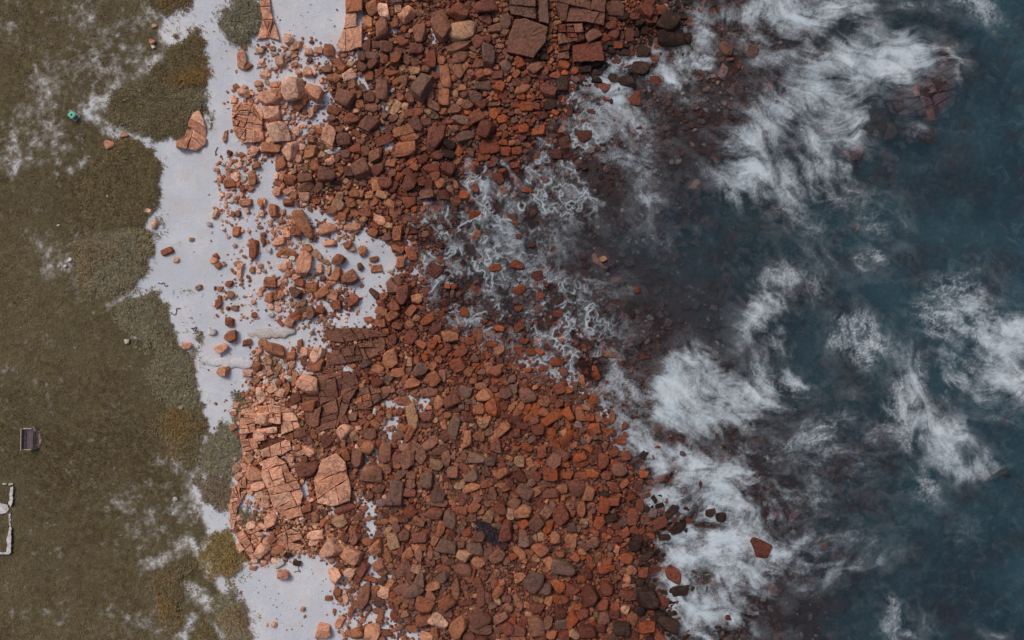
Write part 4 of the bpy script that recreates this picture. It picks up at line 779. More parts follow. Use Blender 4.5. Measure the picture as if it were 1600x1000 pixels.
OUT = [('upper salmon slab outcrop with two straight cracks beside the green scrub', [(402, 634), (425, 632), (452, 638), (464, 652), (470, 668), (440, 680), (408, 676)], 300, -6, .42, 's'),
       ('row of small square salmon blocks along the scrub edge', [(376, 640), (398, 634), (400, 676), (404, 700), (378, 708), (374, 675)], 110, -8, .25, 's'),
       ('middle salmon outcrop of narrow blocks below the two-crack slab', [(408, 682), (440, 684), (454, 690), (456, 702), (440, 712), (410, 716), (404, 700)], 190, -14, .36, 's'),
       ('broad cracked salmon slab above the small sand pocket', [(410, 720), (432, 712), (446, 722), (452, 736), (466, 752), (474, 772), (470, 790), (474, 806), (452, 812), (428, 796), (420, 770), (408, 745)], 420, -18, .42, 's'),
       ('isolated square salmon slab with dark right edge among brown rubble', [(502, 718), (526, 707), (540, 722), (549, 766), (547, 783), (520, 792), (496, 786), (490, 752)], 560, -14, .55, 's'),
       ('tail of long thin salmon blocks at the lower sand edge', [(434, 836), (454, 826), (470, 834), (480, 852), (462, 862), (438, 856), (430, 846)], 150, -16, .26, 's'),
       ('line of pale salmon blocks beside the orange-brown bush', [(362, 762), (384, 742), (386, 768), (372, 792), (366, 830), (360, 822), (358, 790)], 110, 70, .24, 's'),
       ('low salmon blocks around the dark cushion plants', [(364, 836), (380, 828), (392, 846), (400, 872), (384, 884), (374, 870)], 130, 60, .26, 's'),
       ('broken salmon corner blocks beside the small sand pocket', [(394, 826), (408, 816), (420, 822), (410, 840), (402, 860), (392, 848)], 80, -40, .24, 's'),
       ('flat brown bedrock ledge beside the white sand tongue', [(505, 515), (552, 511), (590, 516), (606, 524), (572, 530), (540, 536), (516, 534)], 240, -8, .28, 'b'),
       ('long brown cracked bedrock bed above the rubble', [(518, 550), (556, 538), (600, 529), (603, 550), (576, 562), (540, 568), (508, 573), (510, 560)], 300, -14, .34, 'b'),
       ('dark brown jointed bedrock platform in the middle of the shore', [(478, 590), (520, 582), (556, 584), (562, 600), (548, 625), (540, 646), (526, 668), (500, 674), (478, 662), (472, 625)], 330, -10, .34, 'b'),
       ('brown bedrock step with a straight vertical crack', [(562, 604), (590, 606), (612, 604), (608, 618), (572, 640), (560, 640), (556, 622)], 240, -16, .34, 'bo'),
       ('large jointed brown bedrock above the black wet flank', [(866, -30), (950, -30), (946, 18), (944, 40), (914, 34), (876, 34), (868, 10)], 620, 4, .75, 'b'),
       ('big squarish brown slab with a faint crack cross under the top edge', [(804, 30), (820, 28), (856, 42), (853, 66), (834, 91), (820, 88), (791, 82), (794, 60)], 1300, 8, .62, 'b'),
       ('brown top-edge slab above the crack-cross slab', [(790, -30), (837, -30), (838, 30), (820, 27), (798, 22)], 1500, 4, .62, 'bg'),
       ('narrow mossy brown slab standing between two bedrock beds', [(840, -30), (856, -30), (857, 38), (842, 35)], 1200, 88, .66, 'g'),
       ('band of small stacked bedrock slabs above the black wet flank', [(872, 38), (910, 36), (914, 62), (888, 68), (890, 92), (872, 92)], 120, -8, .68, 'br'),
       ('flat reddish bedrock slab at the brink of the surf', [(893, 70), (940, 64), (944, 95), (896, 97)], 700, -6, .70, 'r'),
       ('pale salmon cracked outcrop on the white sand', [(362, 164), (384, 160), (400, 162), (411, 174), (410, 200), (408, 222), (380, 224), (366, 210), (362, 185)], 170, 20, .40, 's'),
       ('small salmon outcrop touching the grey-green scrub', [(302, 175), (312, 172), (318, 186), (323, 205), (322, 226), (308, 236), (275, 230), (274, 222), (292, 210), (294, 192)], 380, 30, .28, 's'),
       ('narrow salmon ledge beside the grey dome bush', [(400, -30), (420, -30), (424, 20), (434, 48), (437, 64), (420, 60), (402, 62), (410, 30)], 240, 80, .30, 's'),
       ('salmon-brown ledge along the far rim of the round sand pool', [(538, -30), (567, -30), (566, 30), (566, 74), (536, 82), (525, 70), (536, 46), (540, 20)], 700, 85, .34, 'so'),
       ('awash mauve reef with a foam-lined outer edge', [(1456, 78), (1462, 58), (1478, 54), (1482, 76), (1495, 95), (1497, 130), (1492, 164), (1470, 180), (1420, 182), (1392, 178), (1384, 162), (1390, 142), (1440, 130), (1457, 108)], 330, -22, .0, 'm')]
for lab, poly, tg, a0, h, pal in OUT:
    if 'reef' in lab:
        c = np.mean(np.array(poly), 0); sk = float(zg(c[0], c[1])) + 0.02
        # stands up from the sea bed to just below the surface
        p = np.array(poly, float); org = W(c[0], c[1], -0.6)
        e = bpy.data.objects.new('reef', None); COL.objects.link(e); e.location = org; tag(e, lab, 'reef')
        for pc in shatter([tuple(q) for q in p], tg, a0, og, 1.5):
            o = new_obj('block', block_mesh(pc, -0.6, 0.6 + og.uniform(-0.24, -0.06), og, org, 0.12), e)
            o.color = (*(srgb((160, 130, 138)) * og.uniform(0.85, 1.2)), 1)
        continue
    outcrop('bedrock_outcrop', lab, poly, tg, a0, h, pal)

# ------------------------------------------------------------------ fill the stone field between the surveyed rocks
def pick_colour(x, y, g):
    sd = float(G.get(SD, x, y)); r = g.random()
    if (900 < x < 1080 and y < 150 and sd > -40) or (sd > -25 and x > 985 and y > 770): return 'kkrkrbk'[int(r * 7)]
    if sd > 30: return 'rrRrbkbmr'[int(r * 9)] if sd < 75 else 'rmkb'[int(r * 4)]
    if x > 780 and y > 560: return 'rRobrbogbr'[int(r * 10)]
    if sd > -70: return 'rRobrb'[int(r * 6)]
    if x < 475: return 'sssosto'[int(r * 7)] if r < 0.97 else 'w'
    if x < 560: return 'sobobt'[int(r * 6)]
    return 'bobrbogobt'[int(r * 10)]
fg = np.random.default_rng(909)
N_sz = fbm(G.h, G.w, 22, 4, 91, .6); N_tone = 0.6 * fbm(G.h, G.w, 40, 4, 92) + 0.4 * fbm(G.h, G.w, 9, 2, 93)
def tone_at(x, y): return 0.80 + 0.55 * (float(G.get(N_tone, x, y)) - 0.12) - 0.0002 * max(0, x - 700)
seadens = smooth(170, 40, SD) * smooth(-5, 10, SD) * 0.95
fill = np.maximum(dens, seadens) * (1 - veg)
for lo, hi, tries, ov, pr in ((17, 28, 2500, .16, .8), (12, 17, 8000, .22, .9), (8, 12, 28000, .28, .95), (5.5, 8, 48000, .34, .95), (3.4, 5.5, 70000, .42, .9), (2.2, 3.4, 70000, .34, .8)):
    X_ = fg.uniform(330, 1160, tries); Y_ = fg.uniform(-160, 1160, tries) if lo > 5 else fg.uniform(-30, 1030, tries)
    dn = G.get(fill, X_, Y_)
    ok = fg.random(tries) < dn * pr
    if lo > 16: ok &= dn > 0.7
    if 7 < lo < 16: ok &= G.get(N_sz, X_, Y_) < (0.53 if lo > 10 else 0.60)
    for x, y in zip(X_[ok], Y_[ok]):
        L = fg.uniform(lo, hi); Wd = L * fg.uniform(0.55, 0.95); a = fg.uniform(0, 180) if fg.random() < .5 else fg.normal(-25, 25)
        fp = footprint(x, y, L, Wd, a)
        if fp is None: continue
        m = fp[1]
        if (occ[fp[0]] & m).sum() > ov * m.sum(): continue
        occ[fp[0]] |= m
        cc_ = pick_colour(x, y, fg)
        if L < 5 and x > 540: cc_ = 'rbbo'[fg.integers(4)]  # small gap stones keep to darker tints, painting shade between the rocks
        ROCKS.append(dict(x=x, y=y, L=L, W=Wd, a=a, c=cc_, s=0))
# chips and fragments on the sand, thicker near the stones
near = blur(np.maximum(dens, 0), 16)
XC = fg.uniform(255, 660, 16000); YC = fg.uniform(-20, 1020, 16000)
pc_ = (G.get(near, XC, YC) * 1.6 + 0.03) * smooth(0.35, 0.75, G.get(N_mid, XC, YC)) * (1 - G.get(veg, XC, YC)) * (G.get(dens, XC, YC) < 0.6)
for x, y in zip(XC[fg.random(16000) < pc_], YC[fg.random(16000) < pc_]):
    if float(G.get(veg, x, y)) > 0.2: continue
    L = fg.uniform(1.2, 3.4) if fg.random() < .8 else fg.uniform(3, 6)
    ROCKS.append(dict(x=x, y=y, L=L, W=L * fg.uniform(.5, .9), a=fg.uniform(0, 180), c='sotosbts'[fg.integers(8)], s=0))

# size order decides which rocks are individual things
for r in ROCKS:
    r['A'] = r['L'] * r['W'] * (0 if not (4 < r['x'] < 1596 and 4 < r['y'] < 996) else 1)
ROCKS.sort(key=lambda r: -r['A'])
NIND = 296
LAND = [(395, 40, 'beside the grey dome bush'), (480, 78, 'at the lower rim of the round sand pool'), (555, 60, 'on the ledge rimming the round sand pool'), (620, 25, 'in the top row of boulders past the pool ledge'), (690, 60, 'in the cobbles between pool ledge and bedrock'),
        (760, 30, 'in the top boulders next to the jointed bedrock'), (800, 70, 'beside the jointed bedrock near the top'), (640, 120, 'in the upper cobbles around the tilted grey slab'), (720, 130, 'in the darker upper rubble'), (780, 170, 'in the wet rubble under the jointed bedrock'), (900, 130, 'at the black wet flank in the surf'),
        (850, 110, 'below the jointed bedrock'), (990, 60, 'in the dark wash beyond the upper bedrock'), (960, 30, 'at the seaward end of the upper bedrock'), (390, 120, 'on bare sand above the pale cracked outcrop'), (440, 150, 'in the salmon pile beside the pale cracked outcrop'), (430, 220, 'just below the pale cracked outcrop'), (520, 150, 'at the sandy edge of the upper cobbles'), (570, 200, 'around the sand pockets of the upper cobbles'),
        (650, 210, 'in the cobbles above the white swash'), (720, 220, 'beside the first foam tendrils'), (350, 290, 'in the small cluster on open sand'), (440, 300, 'at the tip of the orange rubble spit'), (500, 270, 'in the orange rubble spit'), (560, 300, 'along the lower edge of the orange rubble spit'), (620, 320, 'where the rubble spit meets the swash'), (350, 420, 'scattered on open sand near the scrub'), (430, 410, 'in the loose sandy rubble column'),
        (480, 460, 'in the loose rubble above the brown ledge'), (530, 430, 'on the sand bay inside the rubble'), (630, 400, 'in the stony rim of the swash'), (620, 460, 'in the pile beside the lacy foam'), (700, 420, 'under the lacy foam'), (770, 300, 'between the foam tendrils'), (790, 420, 'in the foam-webbed shallows'), (850, 440, 'at the outer edge of the foam-webbed shallows'), (420, 545, 'near the long pale ledge'), (470, 600, 'between pale ledge and brown platform'),
        (620, 560, 'beside the brown bedrock beds'), (700, 540, 'in the rusty shallows below the lacy foam'), (760, 580, 'in the rusty rubble flat'), (820, 560, 'in the rusty wash of the lower shore'), (880, 600, 'at the misty edge of the lower wash'), (640, 650, 'around the twin sand pockets'), (700, 690, 'in the tumbled slabs below the twin sand pockets'), (770, 690, 'in the middle of the lower boulder field'), (850, 680, 'in the rust-red upper right boulders'), (930, 680, 'in the rust-red boulders at the foam'),
        (480, 700, 'among brown rubble between the salmon slabs'), (580, 740, 'in the shaded rubble beside the square slab'), (640, 790, 'beside the long grey slab of the lower field'), (720, 780, 'above the two grey slabs of the lower field'), (790, 790, 'beside the dark kelp patch'), (860, 790, 'in the lower field toward the surf'), (930, 790, 'in the lower field near the dark wash'), (1010, 800, 'at the black rocks in the white surf'), (430, 880, 'by the lower salmon blocks'), (520, 870, 'at the edge of the lower sand patch'),
        (540, 940, 'on the lower sand patch'), (600, 900, 'in the sand-streaked lower rubble'), (660, 930, 'near the pale pink boulder at the bottom'), (720, 880, 'in the lower cobbles below the two grey slabs'), (760, 960, 'in the bottom boulders'), (830, 900, 'around the dark tilted slab'), (830, 980, 'on the bottom edge of the boulder field'), (910, 920, 'in the red boulders before the surf'), (980, 940, 'in the bottom black rocks'), (1040, 900, 'lapped by white surf at the bottom'), (1130, 820, 'standing in the white surf'), (1200, 850, 'beyond the white surf'), (1250, 60, 'under the broad upper foam'), (1330, 240, 'below the reef'),
        (1160, 80, 'in the clear water beside the upper foam'), (1150, 370, 'in the dark open water'), (920, 350, 'in the dark pool'), (940, 520, 'in the dim shallows'), (230, 45, 'on the sandy path'), (175, 220, 'at the foot of the scrub beside the path'), (240, 330, 'in the scrub edge'), (110, 410, 'in the turf'), (255, 400, 'just off the scrub tip'), (215, 530, 'on the turf above the scrub'), (275, 640, 'at the turf edge'), (340, 650, 'on the sand tongue')]
LP = np.array([(a, b_) for a, b_, _ in LAND], float)
ORD = ['largest', 'second largest', 'third largest', 'fourth largest', 'fifth largest', 'sixth largest', 'seventh largest', 'eighth largest', 'ninth largest', 'tenth largest', 'eleventh largest', 'twelfth largest', 'thirteenth largest', 'fourteenth largest']
ind = ROCKS[:NIND] + [r for r in ROCKS[NIND:] if r['c'] == 'w' and r['s'] and r['x'] < 300]
rest = [r for r in ROCKS[NIND:] if not (r['c'] == 'w' and r['s'] and r['x'] < 300)]
groups = {}
for r in ind:
    k = int(np.argmin((LP[:, 0] - r['x']) ** 2 + (LP[:, 1] - r['y']) ** 2)); r['lm'] = k
    groups.setdefault((k, r['c']), []).append(r)
mg = np.random.default_rng(31)
BIGM = []
for k, (v, f) in enumerate(P_BIG):
    BIGM.append(np_mesh('rock', v, f, M_rock, True))
for (k, c), rs in groups.items():
    rs.sort(key=lambda r: -r['A'])
    for q, r in enumerate(rs):
        asp = r['L'] / r['W']
        shp = 'long' if asp > 1.75 else ('oblong' if asp > 1.3 else 'blocky')
        one = {'w': 'stone'}.get(c, 'rock')
        rank = (ORD[q] + ' ') if len(rs) > 1 else 'lone '
        r['label'] = f"{rank}{CNAME[c]} {shp if len(rs) == 1 else ''} {one} {LAND[k][2]}".replace('  ', ' ')

def place(r, g):
    Lm, Wm = r['L'] * S, r['W'] * S
    hh = min(Lm, Wm) * g.uniform(0.50, 0.72)
    zb = float(zg(r['x'], r['y']))
    sd = float(G.get(SD, r['x'], r['y']))
    if sd > 12 and not r['s']:
        top = (g.uniform(-.10, .13) if sd < 45 else (g.uniform(-.16, .05) if sd < 90 else g.uniform(-.32, .0))) if g.random() < .97 else .12
        return Lm, Wm, hh, min(zb + hh * .3, top - hh * .5)
    if sd > 0:                                    # rocks that break the surface stand on the bed
        up = {'m': -0.06, 'R': 0.22, 'r': 0.18, 'k': 0.30, 'o': 0.18, 't': 0.16, 'b': 0.14}.get(r['c'], 0.05) + g.uniform(-.06, .06)
        if r['s']: return Lm, Wm, (up - zb) * 0.55 + 0.25, up - ((up - zb) * 0.55 + 0.25) * 0.5
    if r['L'] < 6 and not r['s'] and float(G.get(dens, r['x'], r['y'])) > .5: return Lm, Wm, hh, zb + hh * .3 + g.uniform(0, .16)
    return Lm, Wm, hh, zb + hh * g.uniform(0.12, 0.50)
for r in ind:
    Lm, Wm, hh, zc = place(r, mg)
    nm = 'white_stone' if r['c'] == 'w' else 'rock'
    o = new_obj(nm, BIGM[mg.integers(len(BIGM))], None, W(r['x'], r['y'], zc + hh * 0.3)[:2] + (zc,))
    o.scale = (Lm / 2, Wm / 2, max(hh, 0.08) / 2 * 1.15)
    o.rotation_euler = (mg.normal(0, R(8)), mg.normal(0, R(8)), R(-r['a']) + (math.pi if mg.random() < .5 else 0))
    cc = srgb(PAL[r['c']][mg.integers(len(PAL[r['c']]))]) * mg.uniform(0.86, 1.16) * tone_at(r['x'], r['y'])
    o.color = (*cc, 1)
    tag(o, r['label'], 'stone' if nm == 'white_stone' else 'rock', 'small white stones' if nm == 'white_stone' else 'loose rocks of the shore')

def build_rubble(name, rocks, label, g, kind='stuff'):
    VV, FF, CC = [], [], []; nv = 0
    for r in rocks:
        Lm, Wm, hh, zc = place(r, g)
        lib = P_MID if r['L'] > 15.5 and r['x'] < 1100 else (P_LOW if r['L'] > 6.6 and -25 < r['y'] < 1025 else P_SML)
        v, f = lib[g.integers(len(lib))]
        v = v * np.array([Lm / 2, Wm / 2, max(hh, .05) / 2 * 1.15])
        tx, ty = g.normal(0, .12, 2); a = R(-r['a'])
        v = v @ np.array([[1, 0, -ty], [0, 1, -tx], [ty, tx, 1]])
        ca, sa = math.cos(a), math.sin(a)
        v = np.stack([v[:, 0] * ca - v[:, 1] * sa, v[:, 0] * sa + v[:, 1] * ca, v[:, 2]], 1)
        p = W(r['x'], r['y'], zc + hh * .3)
        v += np.array([p[0], p[1], zc])
        cc = srgb(PAL[r['c']][g.integers(len(PAL[r['c']]))]) * g.uniform(0.74, 1.22) * tone_at(r['x'], r['y'])
        VV.append(v); FF.append(f + nv); CC.append(np.tile(cc, (len(v), 1))); nv += len(v)
    me = np_mesh(name, np.concatenate(VV), np.concatenate(FF), M_rub, False, {'tint': np.concatenate(CC)})
    return tag(new_obj(name, me), label, 'rubble', kind=kind)
build_rubble('rubble', rest, 'countless smaller red-brown stones filling the gaps between the shore rocks', np.random.default_rng(5))

# stones on the sea bed
ug = np.random.default_rng(55); UW = []
for _ in range(11000):
    x, y = 840 + 800 * ug.random() ** 1.5, ug.uniform(-30, 1030); sd = float(G.get(SD, x, y))
    if sd < 60 or ug.random() > 0.30 + 0.9 * float(G.get(N_big, x, y)) ** 2 * 2: continue
    L = ug.choice([3, 5, 7, 10, 15, 22, 32], p=[.3, .28, .2, .12, .06, .03, .01]) * ug.uniform(.8, 1.2)
    UW.append(dict(x=x, y=y, L=L, W=L * ug.uniform(.6, .95), a=ug.uniform(0, 180), c=('mmwrmb' if sd < 260 and L < 12 else 'mmmrgb')[ug.integers(6)], s=0))
build_rubble('submerged_stones', UW, 'dim submerged stones lying on the sea bed', ug)

# ------------------------------------------------------------------ plants
def leaf_material(name):
    b = NB(name)
    c = b.attr('tint', 'Color'); n = b.noise(3.0, 3)
    c = b.mix(1.0, c, b.mix(b.ramp(n, .3, .7), (.8, .8, .8, 1), (1.2, 1.2, 1.15, 1)), 'MULTIPLY')
    return b.done(b.principled(c, 0.8, None, 0.15))
M_leaf = leaf_material('leaf')
b = NB('woody_stem'); M_stem = b.done(b.principled(b.mix(b.noise(20), lin(70, 56, 44), lin(100, 84, 66)), .9))

def leaves(P, ln, wd, tilt, col, g):
    """P (n,3) bases; returns kite-shaped leaves"""
    n = len(P); yaw = g.uniform(0, 2 * math.pi, n); tl = g.uniform(*tilt, n); L_ = ln * g.uniform(.6, 1.3, n); W_ = wd * g.uniform(.7, 1.3, n)
    dx, dy, dz = np.cos(yaw) * np.cos(tl), np.sin(yaw) * np.cos(tl), np.sin(tl); d3 = np.stack([dx, dy, dz], 1); sx = np.stack([-np.sin(yaw), np.cos(yaw), g.normal(0, .25, n)], 1)
    a = P; t = P + d3 * L_[:, None]; m = P + d3 * (L_ * .45)[:, None]
    v = np.stack([a, m + sx * W_[:, None] / 2, t, m - sx * W_[:, None] / 2], 1).reshape(-1, 3)
    f = (np.arange(n) * 4)[:, None] + np.array([[0, 1, 2, 3]])
    return v, f, np.repeat(col, 4, 0)

# turf: short blades
tg = np.random.default_rng(66); n = 190000
x = tg.uniform(-120, 345, n); y = tg.uniform(-110, 1110, n)
gd = G.get(grass, x, y); k = (tg.random(n) < gd * 0.9) & ~((np.hypot((x - 54) / 11, (y - 686) / 17) < 1) & (x > 46)); x, y = x[k], y[k]
z = zg(x, y); ff = (CAM_H - z) / CAM_H
P = np.stack([(x - 800) * S * ff, (500 - y) * S * ff, z], 1)
N_hug = fbm(G.h, G.w, 90, 4, 95, .6)
tone = np.clip(1.5 * (G.get(N_hug, x, y) - .5) + G.get(N_big, x, y) * 0.7 + 0.55 * G.get(N_mid, x, y) - 0.15 + tg.normal(0, .09, len(x)), 0, 1)[:, None]
bz = np.clip(G.get(blur(bare, 4), x, y), 0, 1)[:, None]
cols = srgb((80, 66, 45)) * (1 - tone) + srgb((138, 122, 94)) * tone
cols = cols * (1 - .5 * bz) + srgb((160, 150, 126)) * .5 * bz
v, f, c = leaves(P, .15, .05, (R(10), R(60)), cols, tg)
nb = len(P); keep3 = (np.arange(nb) * 4)[:, None] + np.array([[1, 2, 3]]); v = v[keep3.ravel()]; c = c[keep3.ravel()]; f = np.arange(nb * 3).reshape(-1, 3)
me = np_mesh('grass', v, f, M_leaf, False, {'tint': c})
tag(new_obj('grass', me), 'short olive-brown turf covering the headland', 'grass', kind='stuff')

# low spreading shrubs: outline, height, main colour, second colour, share of second
GRY, OLV, ORG, DRK = (146, 137, 114), (130, 116, 86), (156, 120, 72), (124, 117, 98)
SHRUB = [('round grey-green dome bush beside the round sand pool', [(341, 22), (355, 8), (372, -8), (396, 0), (408, 22), (408, 45), (396, 58), (378, 68), (364, 68), (350, 52), (342, 36)], .55, GRY, DRK, .3),
         ('upper half of the cove scrub with orange-tinted heart', [(270, 78), (300, 48), (317, 64), (315, 92), (322, 130), (296, 134), (276, 132), (262, 126), (240, 120), (252, 100)], .30, OLV, ORG, .45),
         ('broad olive scrub mat leaning on the small salmon outcrop', [(216, 124), (240, 122), (270, 140), (300, 142), (322, 142), (324, 160), (316, 180), (302, 172), (292, 206), (270, 214), (222, 206), (188, 192), (174, 165), (184, 144)], .32, OLV, GRY, .4),
         ('long scrub mat curving along the upper sand bay', [(160, 232), (205, 216), (236, 237), (250, 266), (247, 294), (238, 330), (222, 346), (180, 360), (140, 356), (126, 310), (134, 270)], .28, OLV, ORG, .2),
         ('grey-green scrub tongue below the thin sand notch', [(180, 362), (210, 354), (238, 376), (242, 394), (224, 402), (232, 414), (220, 424), (212, 446), (186, 456), (140, 458), (122, 410), (130, 372)], .28, GRY, ORG, .25),
         ('pale scrub lobe beside the white sand wedge', [(178, 478), (214, 464), (244, 467), (260, 490), (266, 514), (257, 528), (276, 542), (300, 552), (306, 568), (260, 560), (222, 530), (190, 505)], .28, GRY, OLV, .4),
         ('grey-green scrub strip along the narrow sand channel', [(240, 562), (270, 552), (305, 566), (306, 600), (312, 624), (308, 638), (280, 640), (252, 630), (238, 600)], .30, GRY, OLV, .3),
         ('brownish scrub with orange fringe at the end of the sand channel', [(254, 640), (290, 640), (312, 640), (322, 652), (316, 676), (312, 690), (300, 740), (288, 720), (270, 692), (248, 675)], .28, OLV, ORG, .35),
         ('grey scrub wedge pressed against the salmon blocks', [(320, 690), (346, 680), (352, 664), (374, 662), (376, 690), (372, 730), (360, 745), (340, 740), (318, 740), (308, 745), (314, 710)], .34, GRY, DRK, .4),
         ('ragged brown scrub under the grey wedge', [(314, 748), (340, 745), (362, 750), (360, 780), (345, 800), (325, 775), (312, 765)], .26, (140, 122, 102), ORG, .3),
         ('round orange-brown bush at the head of the lower sand patch', [(312, 866), (330, 842), (344, 834), (362, 842), (372, 870), (380, 884), (376, 896), (358, 904), (344, 902), (326, 888)], .42, (150, 130, 86), ORG, .5),
         ('tall dark brush on the rim of the lower sand patch', [(340, 930), (366, 918), (380, 935), (386, 975), (396, 1010), (362, 1012), (350, 985), (338, 955)], .40, GRY, ORG, .35),
         ('small bush between two sand forks at the bottom edge', [(308, 970), (320, 965), (332, 985), (342, 1010), (310, 1012), (306, 990)], .30, OLV, ORG, .4),
         ('brown shrub band left of the lower sandy forks', [(240, 905), (276, 880), (300, 872), (306, 886), (282, 905), (278, 950), (282, 985), (262, 975), (246, 945)], .28, OLV, ORG, .35),
         ('olive tuft band beside the top sand path', [(236, -20), (300, -20), (310, 2), (288, 8), (262, 18), (244, 20)], .24, OLV, ORG, .4),
         ('dark cushion plant in the small sand pocket', [(367, 806), (378, 800), (396, 796), (412, 802), (408, 812), (392, 818), (378, 828), (372, 822)], .22, DRK, (112, 114, 96), .3),
         ('tiny dark cushion plant among the salmon blocks', [(384, 838), (396, 832), (398, 840), (388, 852)], .18, DRK, (112, 114, 96), .3),
         ('green cushion at the head of the salmon outcrop', [(371, 626), (388, 622), (398, 640), (394, 650), (376, 650), (372, 640)], .22, (124, 116, 92), DRK, .3),
         ('small green tuft among upper cobbles', [(490, 216), (502, 212), (506, 228), (500, 242), (492, 236)], .28, (116, 116, 84), DRK, .3),
         ('tiny green tuft beside a white stone near the pale ledge', [(430, 566), (442, 564), (442, 574), (432, 580)], .2, (120, 124, 88), DRK, .3)]
sg = np.random.default_rng(88)
for lab, poly, hgt, c1, c2_, sh in SHRUB:
    p = np.array(poly, float); c = p.mean(0); zb = float(zg(*c)); org = np.array(W(c[0], c[1], zb))
    m = G.poly(poly); m = blur(m.astype(float), 5)
    bb = p.min(0) - 12, p.max(0) + 12
    Apx = np.prod(bb[1] - bb[0]); n = int(Apx * 1.9)
    x = sg.uniform(bb[0][0], bb[1][0], n); y = sg.uniform(bb[0][1], bb[1][1], n)
    ins = G.get(m, x, y); edge = ins + 0.6 * (G.get(N_fin, x, y) - 0.5) + 0.7 * (G.get(mott, x, y) - .5) + sg.normal(0, .09, n)
    k = (edge > 0.42) & (sg.random(n) < 0.35 + 1.3 * (G.get(mott, x, y) - .2)) | ((edge > 0.22) & (sg.random(n) < .10)); x, y, ins = x[k], y[k], ins[k]
    lump = 0.5 + 1.0 * (G.get(N_mid, x, y) - .2) 
    z = zg(x, y) + 0.75 * hgt * np.clip((ins - .3) / .6, 0.05, 1) ** .8 * np.clip(lump, .3, 1.2) * sg.uniform(.35, 1, len(x))
    ff = (CAM_H - z) / CAM_H
    P = np.stack([(x - 800) * S * ff, (500 - y) * S * ff, z], 1) - org
    share = np.clip((G.get(N_big, x, y) - .5) * 2.4 + (G.get(N_mid, x, y) - .5) * 2.2 + (sh - .5) * 1.2 + .32 + sg.normal(0, .3, len(x)), 0, 1)[:, None] * min(1, sh * 1.6)
    cols = srgb(c1) * (1 - share) + srgb(c2_) * share
    cols = cols * sg.uniform(.65, 1.3, (len(x), 1))
    v, f, cc = leaves(P, .22, .05, (R(5), R(55)), cols, sg)
    e = bpy.data.objects.new('shrub', None); COL.objects.link(e); e.location = org
    tag(e, lab, 'shrub', 'low shrubs at the edge of the turf')
    new_obj('foliage', np_mesh('foliage', v, f, M_leaf, False, {'tint': cc}), e)
    # woody stems that spread from the root under the leaves
    vv, ff_ = [], []
    for q in range(7):
        t = poly[sg.integers(len(poly))]; ex, ey = c[0] + (t[0] - c[0]) * .7, c[1] + (t[1] - c[1]) * .7
        A = np.array(W(c[0], c[1], float(zg(*c)) + .02)) - org; B = np.array(W(ex, ey, float(zg(ex, ey)) + hgt * .35)) - org
        dr = (B - A) / (np.linalg.norm(B - A) + 1e-6); s1 = np.cross(dr, (0, 0, 1)); s1 /= np.linalg.norm(s1) + 1e-6; s2_ = np.cross(s1, dr)
        n0 = len(vv)
        for P0, rr in ((A, .03), (B, .012)):
            for h in range(4): vv.append(P0 + rr * (math.cos(h * math.pi / 2) * s1 + math.sin(h * math.pi / 2) * s2_))
        for h in range(4): ff_.append((n0 + h, n0 + (h + 1) % 4, n0 + 4 + (h + 1) % 4, n0 + 4 + h))
    new_obj('stem', np_mesh('stem', np.array(vv), np.array(ff_), M_stem), e)

# ------------------------------------------------------------------ made things on the headland
def simple_mat(name, c1, c2_, scale=12, rough=.8, bmp=.2):
    b = NB(name); n = b.noise(scale, 4, .6)
    return b.done(b.principled(b.mix(b.ramp(n, .3, .7), lin(*c1), lin(*c2_)), rough, b.bump(n, bmp, .02), .3))
def box_mesh(name, boxes, mat, bev=.008):
    bm = bmesh.new()
    for (cx_, cy_, cz_, sx_, sy_, sz_) in boxes:
        r = bmesh.ops.create_cube(bm, size=1.0)
        for v in r['verts']: v.co = Vector((cx_ + v.co.x * sx_, cy_ + v.co.y * sy_, cz_ + v.co.z * sz_))
    bmesh.ops.bevel(bm, geom=list(bm.edges), offset=bev, segments=1, affect='EDGES')
    me = bpy.data.meshes.new(name); bm.to_mesh(me); bm.free(); me.materials.append(mat); return me
M_slat = simple_mat('weathered_grey_timber', (92, 80, 88), (118, 104, 108), 30)
M_conc = simple_mat('pale_concrete', (158, 142, 134), (182, 166, 158), 14)
M_green = simple_mat('sea_green_paint', (88, 168, 146), (112, 190, 166), 8, .5)
M_hole_shade = simple_mat('painted_inside_shade', (16, 20, 20), (24, 28, 28), 8, .9)
M_white = simple_mat('whitewashed_concrete', (168, 164, 164), (206, 203, 204), 5, .9, .6)

def empty(name, loc, rz, label, cat):
    e = bpy.data.objects.new(name, None); COL.objects.link(e); e.location = loc; e.rotation_euler = (0, 0, rz); return tag(e, label, cat)
# bench facing the sea
zb = float(zg(43, 686)); e = empty('bench', W(43.5, 686, zb + .55)[:2] + (zb - .01,), R(-1), 'grey slatted bench with pale frame facing the sea on dark turf', 'bench')
for i in range(5): new_obj('seat_slat', box_mesh('seat_slat', [(-.20 + i * .115, 0, .45, .100, 1.5, .04)], M_slat), e)
for i in range(3): new_obj('back_slat', box_mesh('back_slat', [(-.30 - .012 * i, 0, .56 + i * .11, .035, 1.5, .09)], M_slat), e)
for sy_ in (-1, 1):
    new_obj('armrest', box_mesh('armrest', [(-.02, sy_ * .79, .62, .66, .08, .05)], M_conc), e)
    new_obj('leg', box_mesh('leg', [(.24, sy_ * .79, .295, .08, .07, .60)], M_conc), e)
    new_obj('leg', box_mesh('leg', [(-.30, sy_ * .79, .295, .08, .07, .60)], M_conc), e)
new_obj('back_rail', box_mesh('back_rail', [(-.365, 0, .82, .06, 1.66, .05)], M_conc), e)
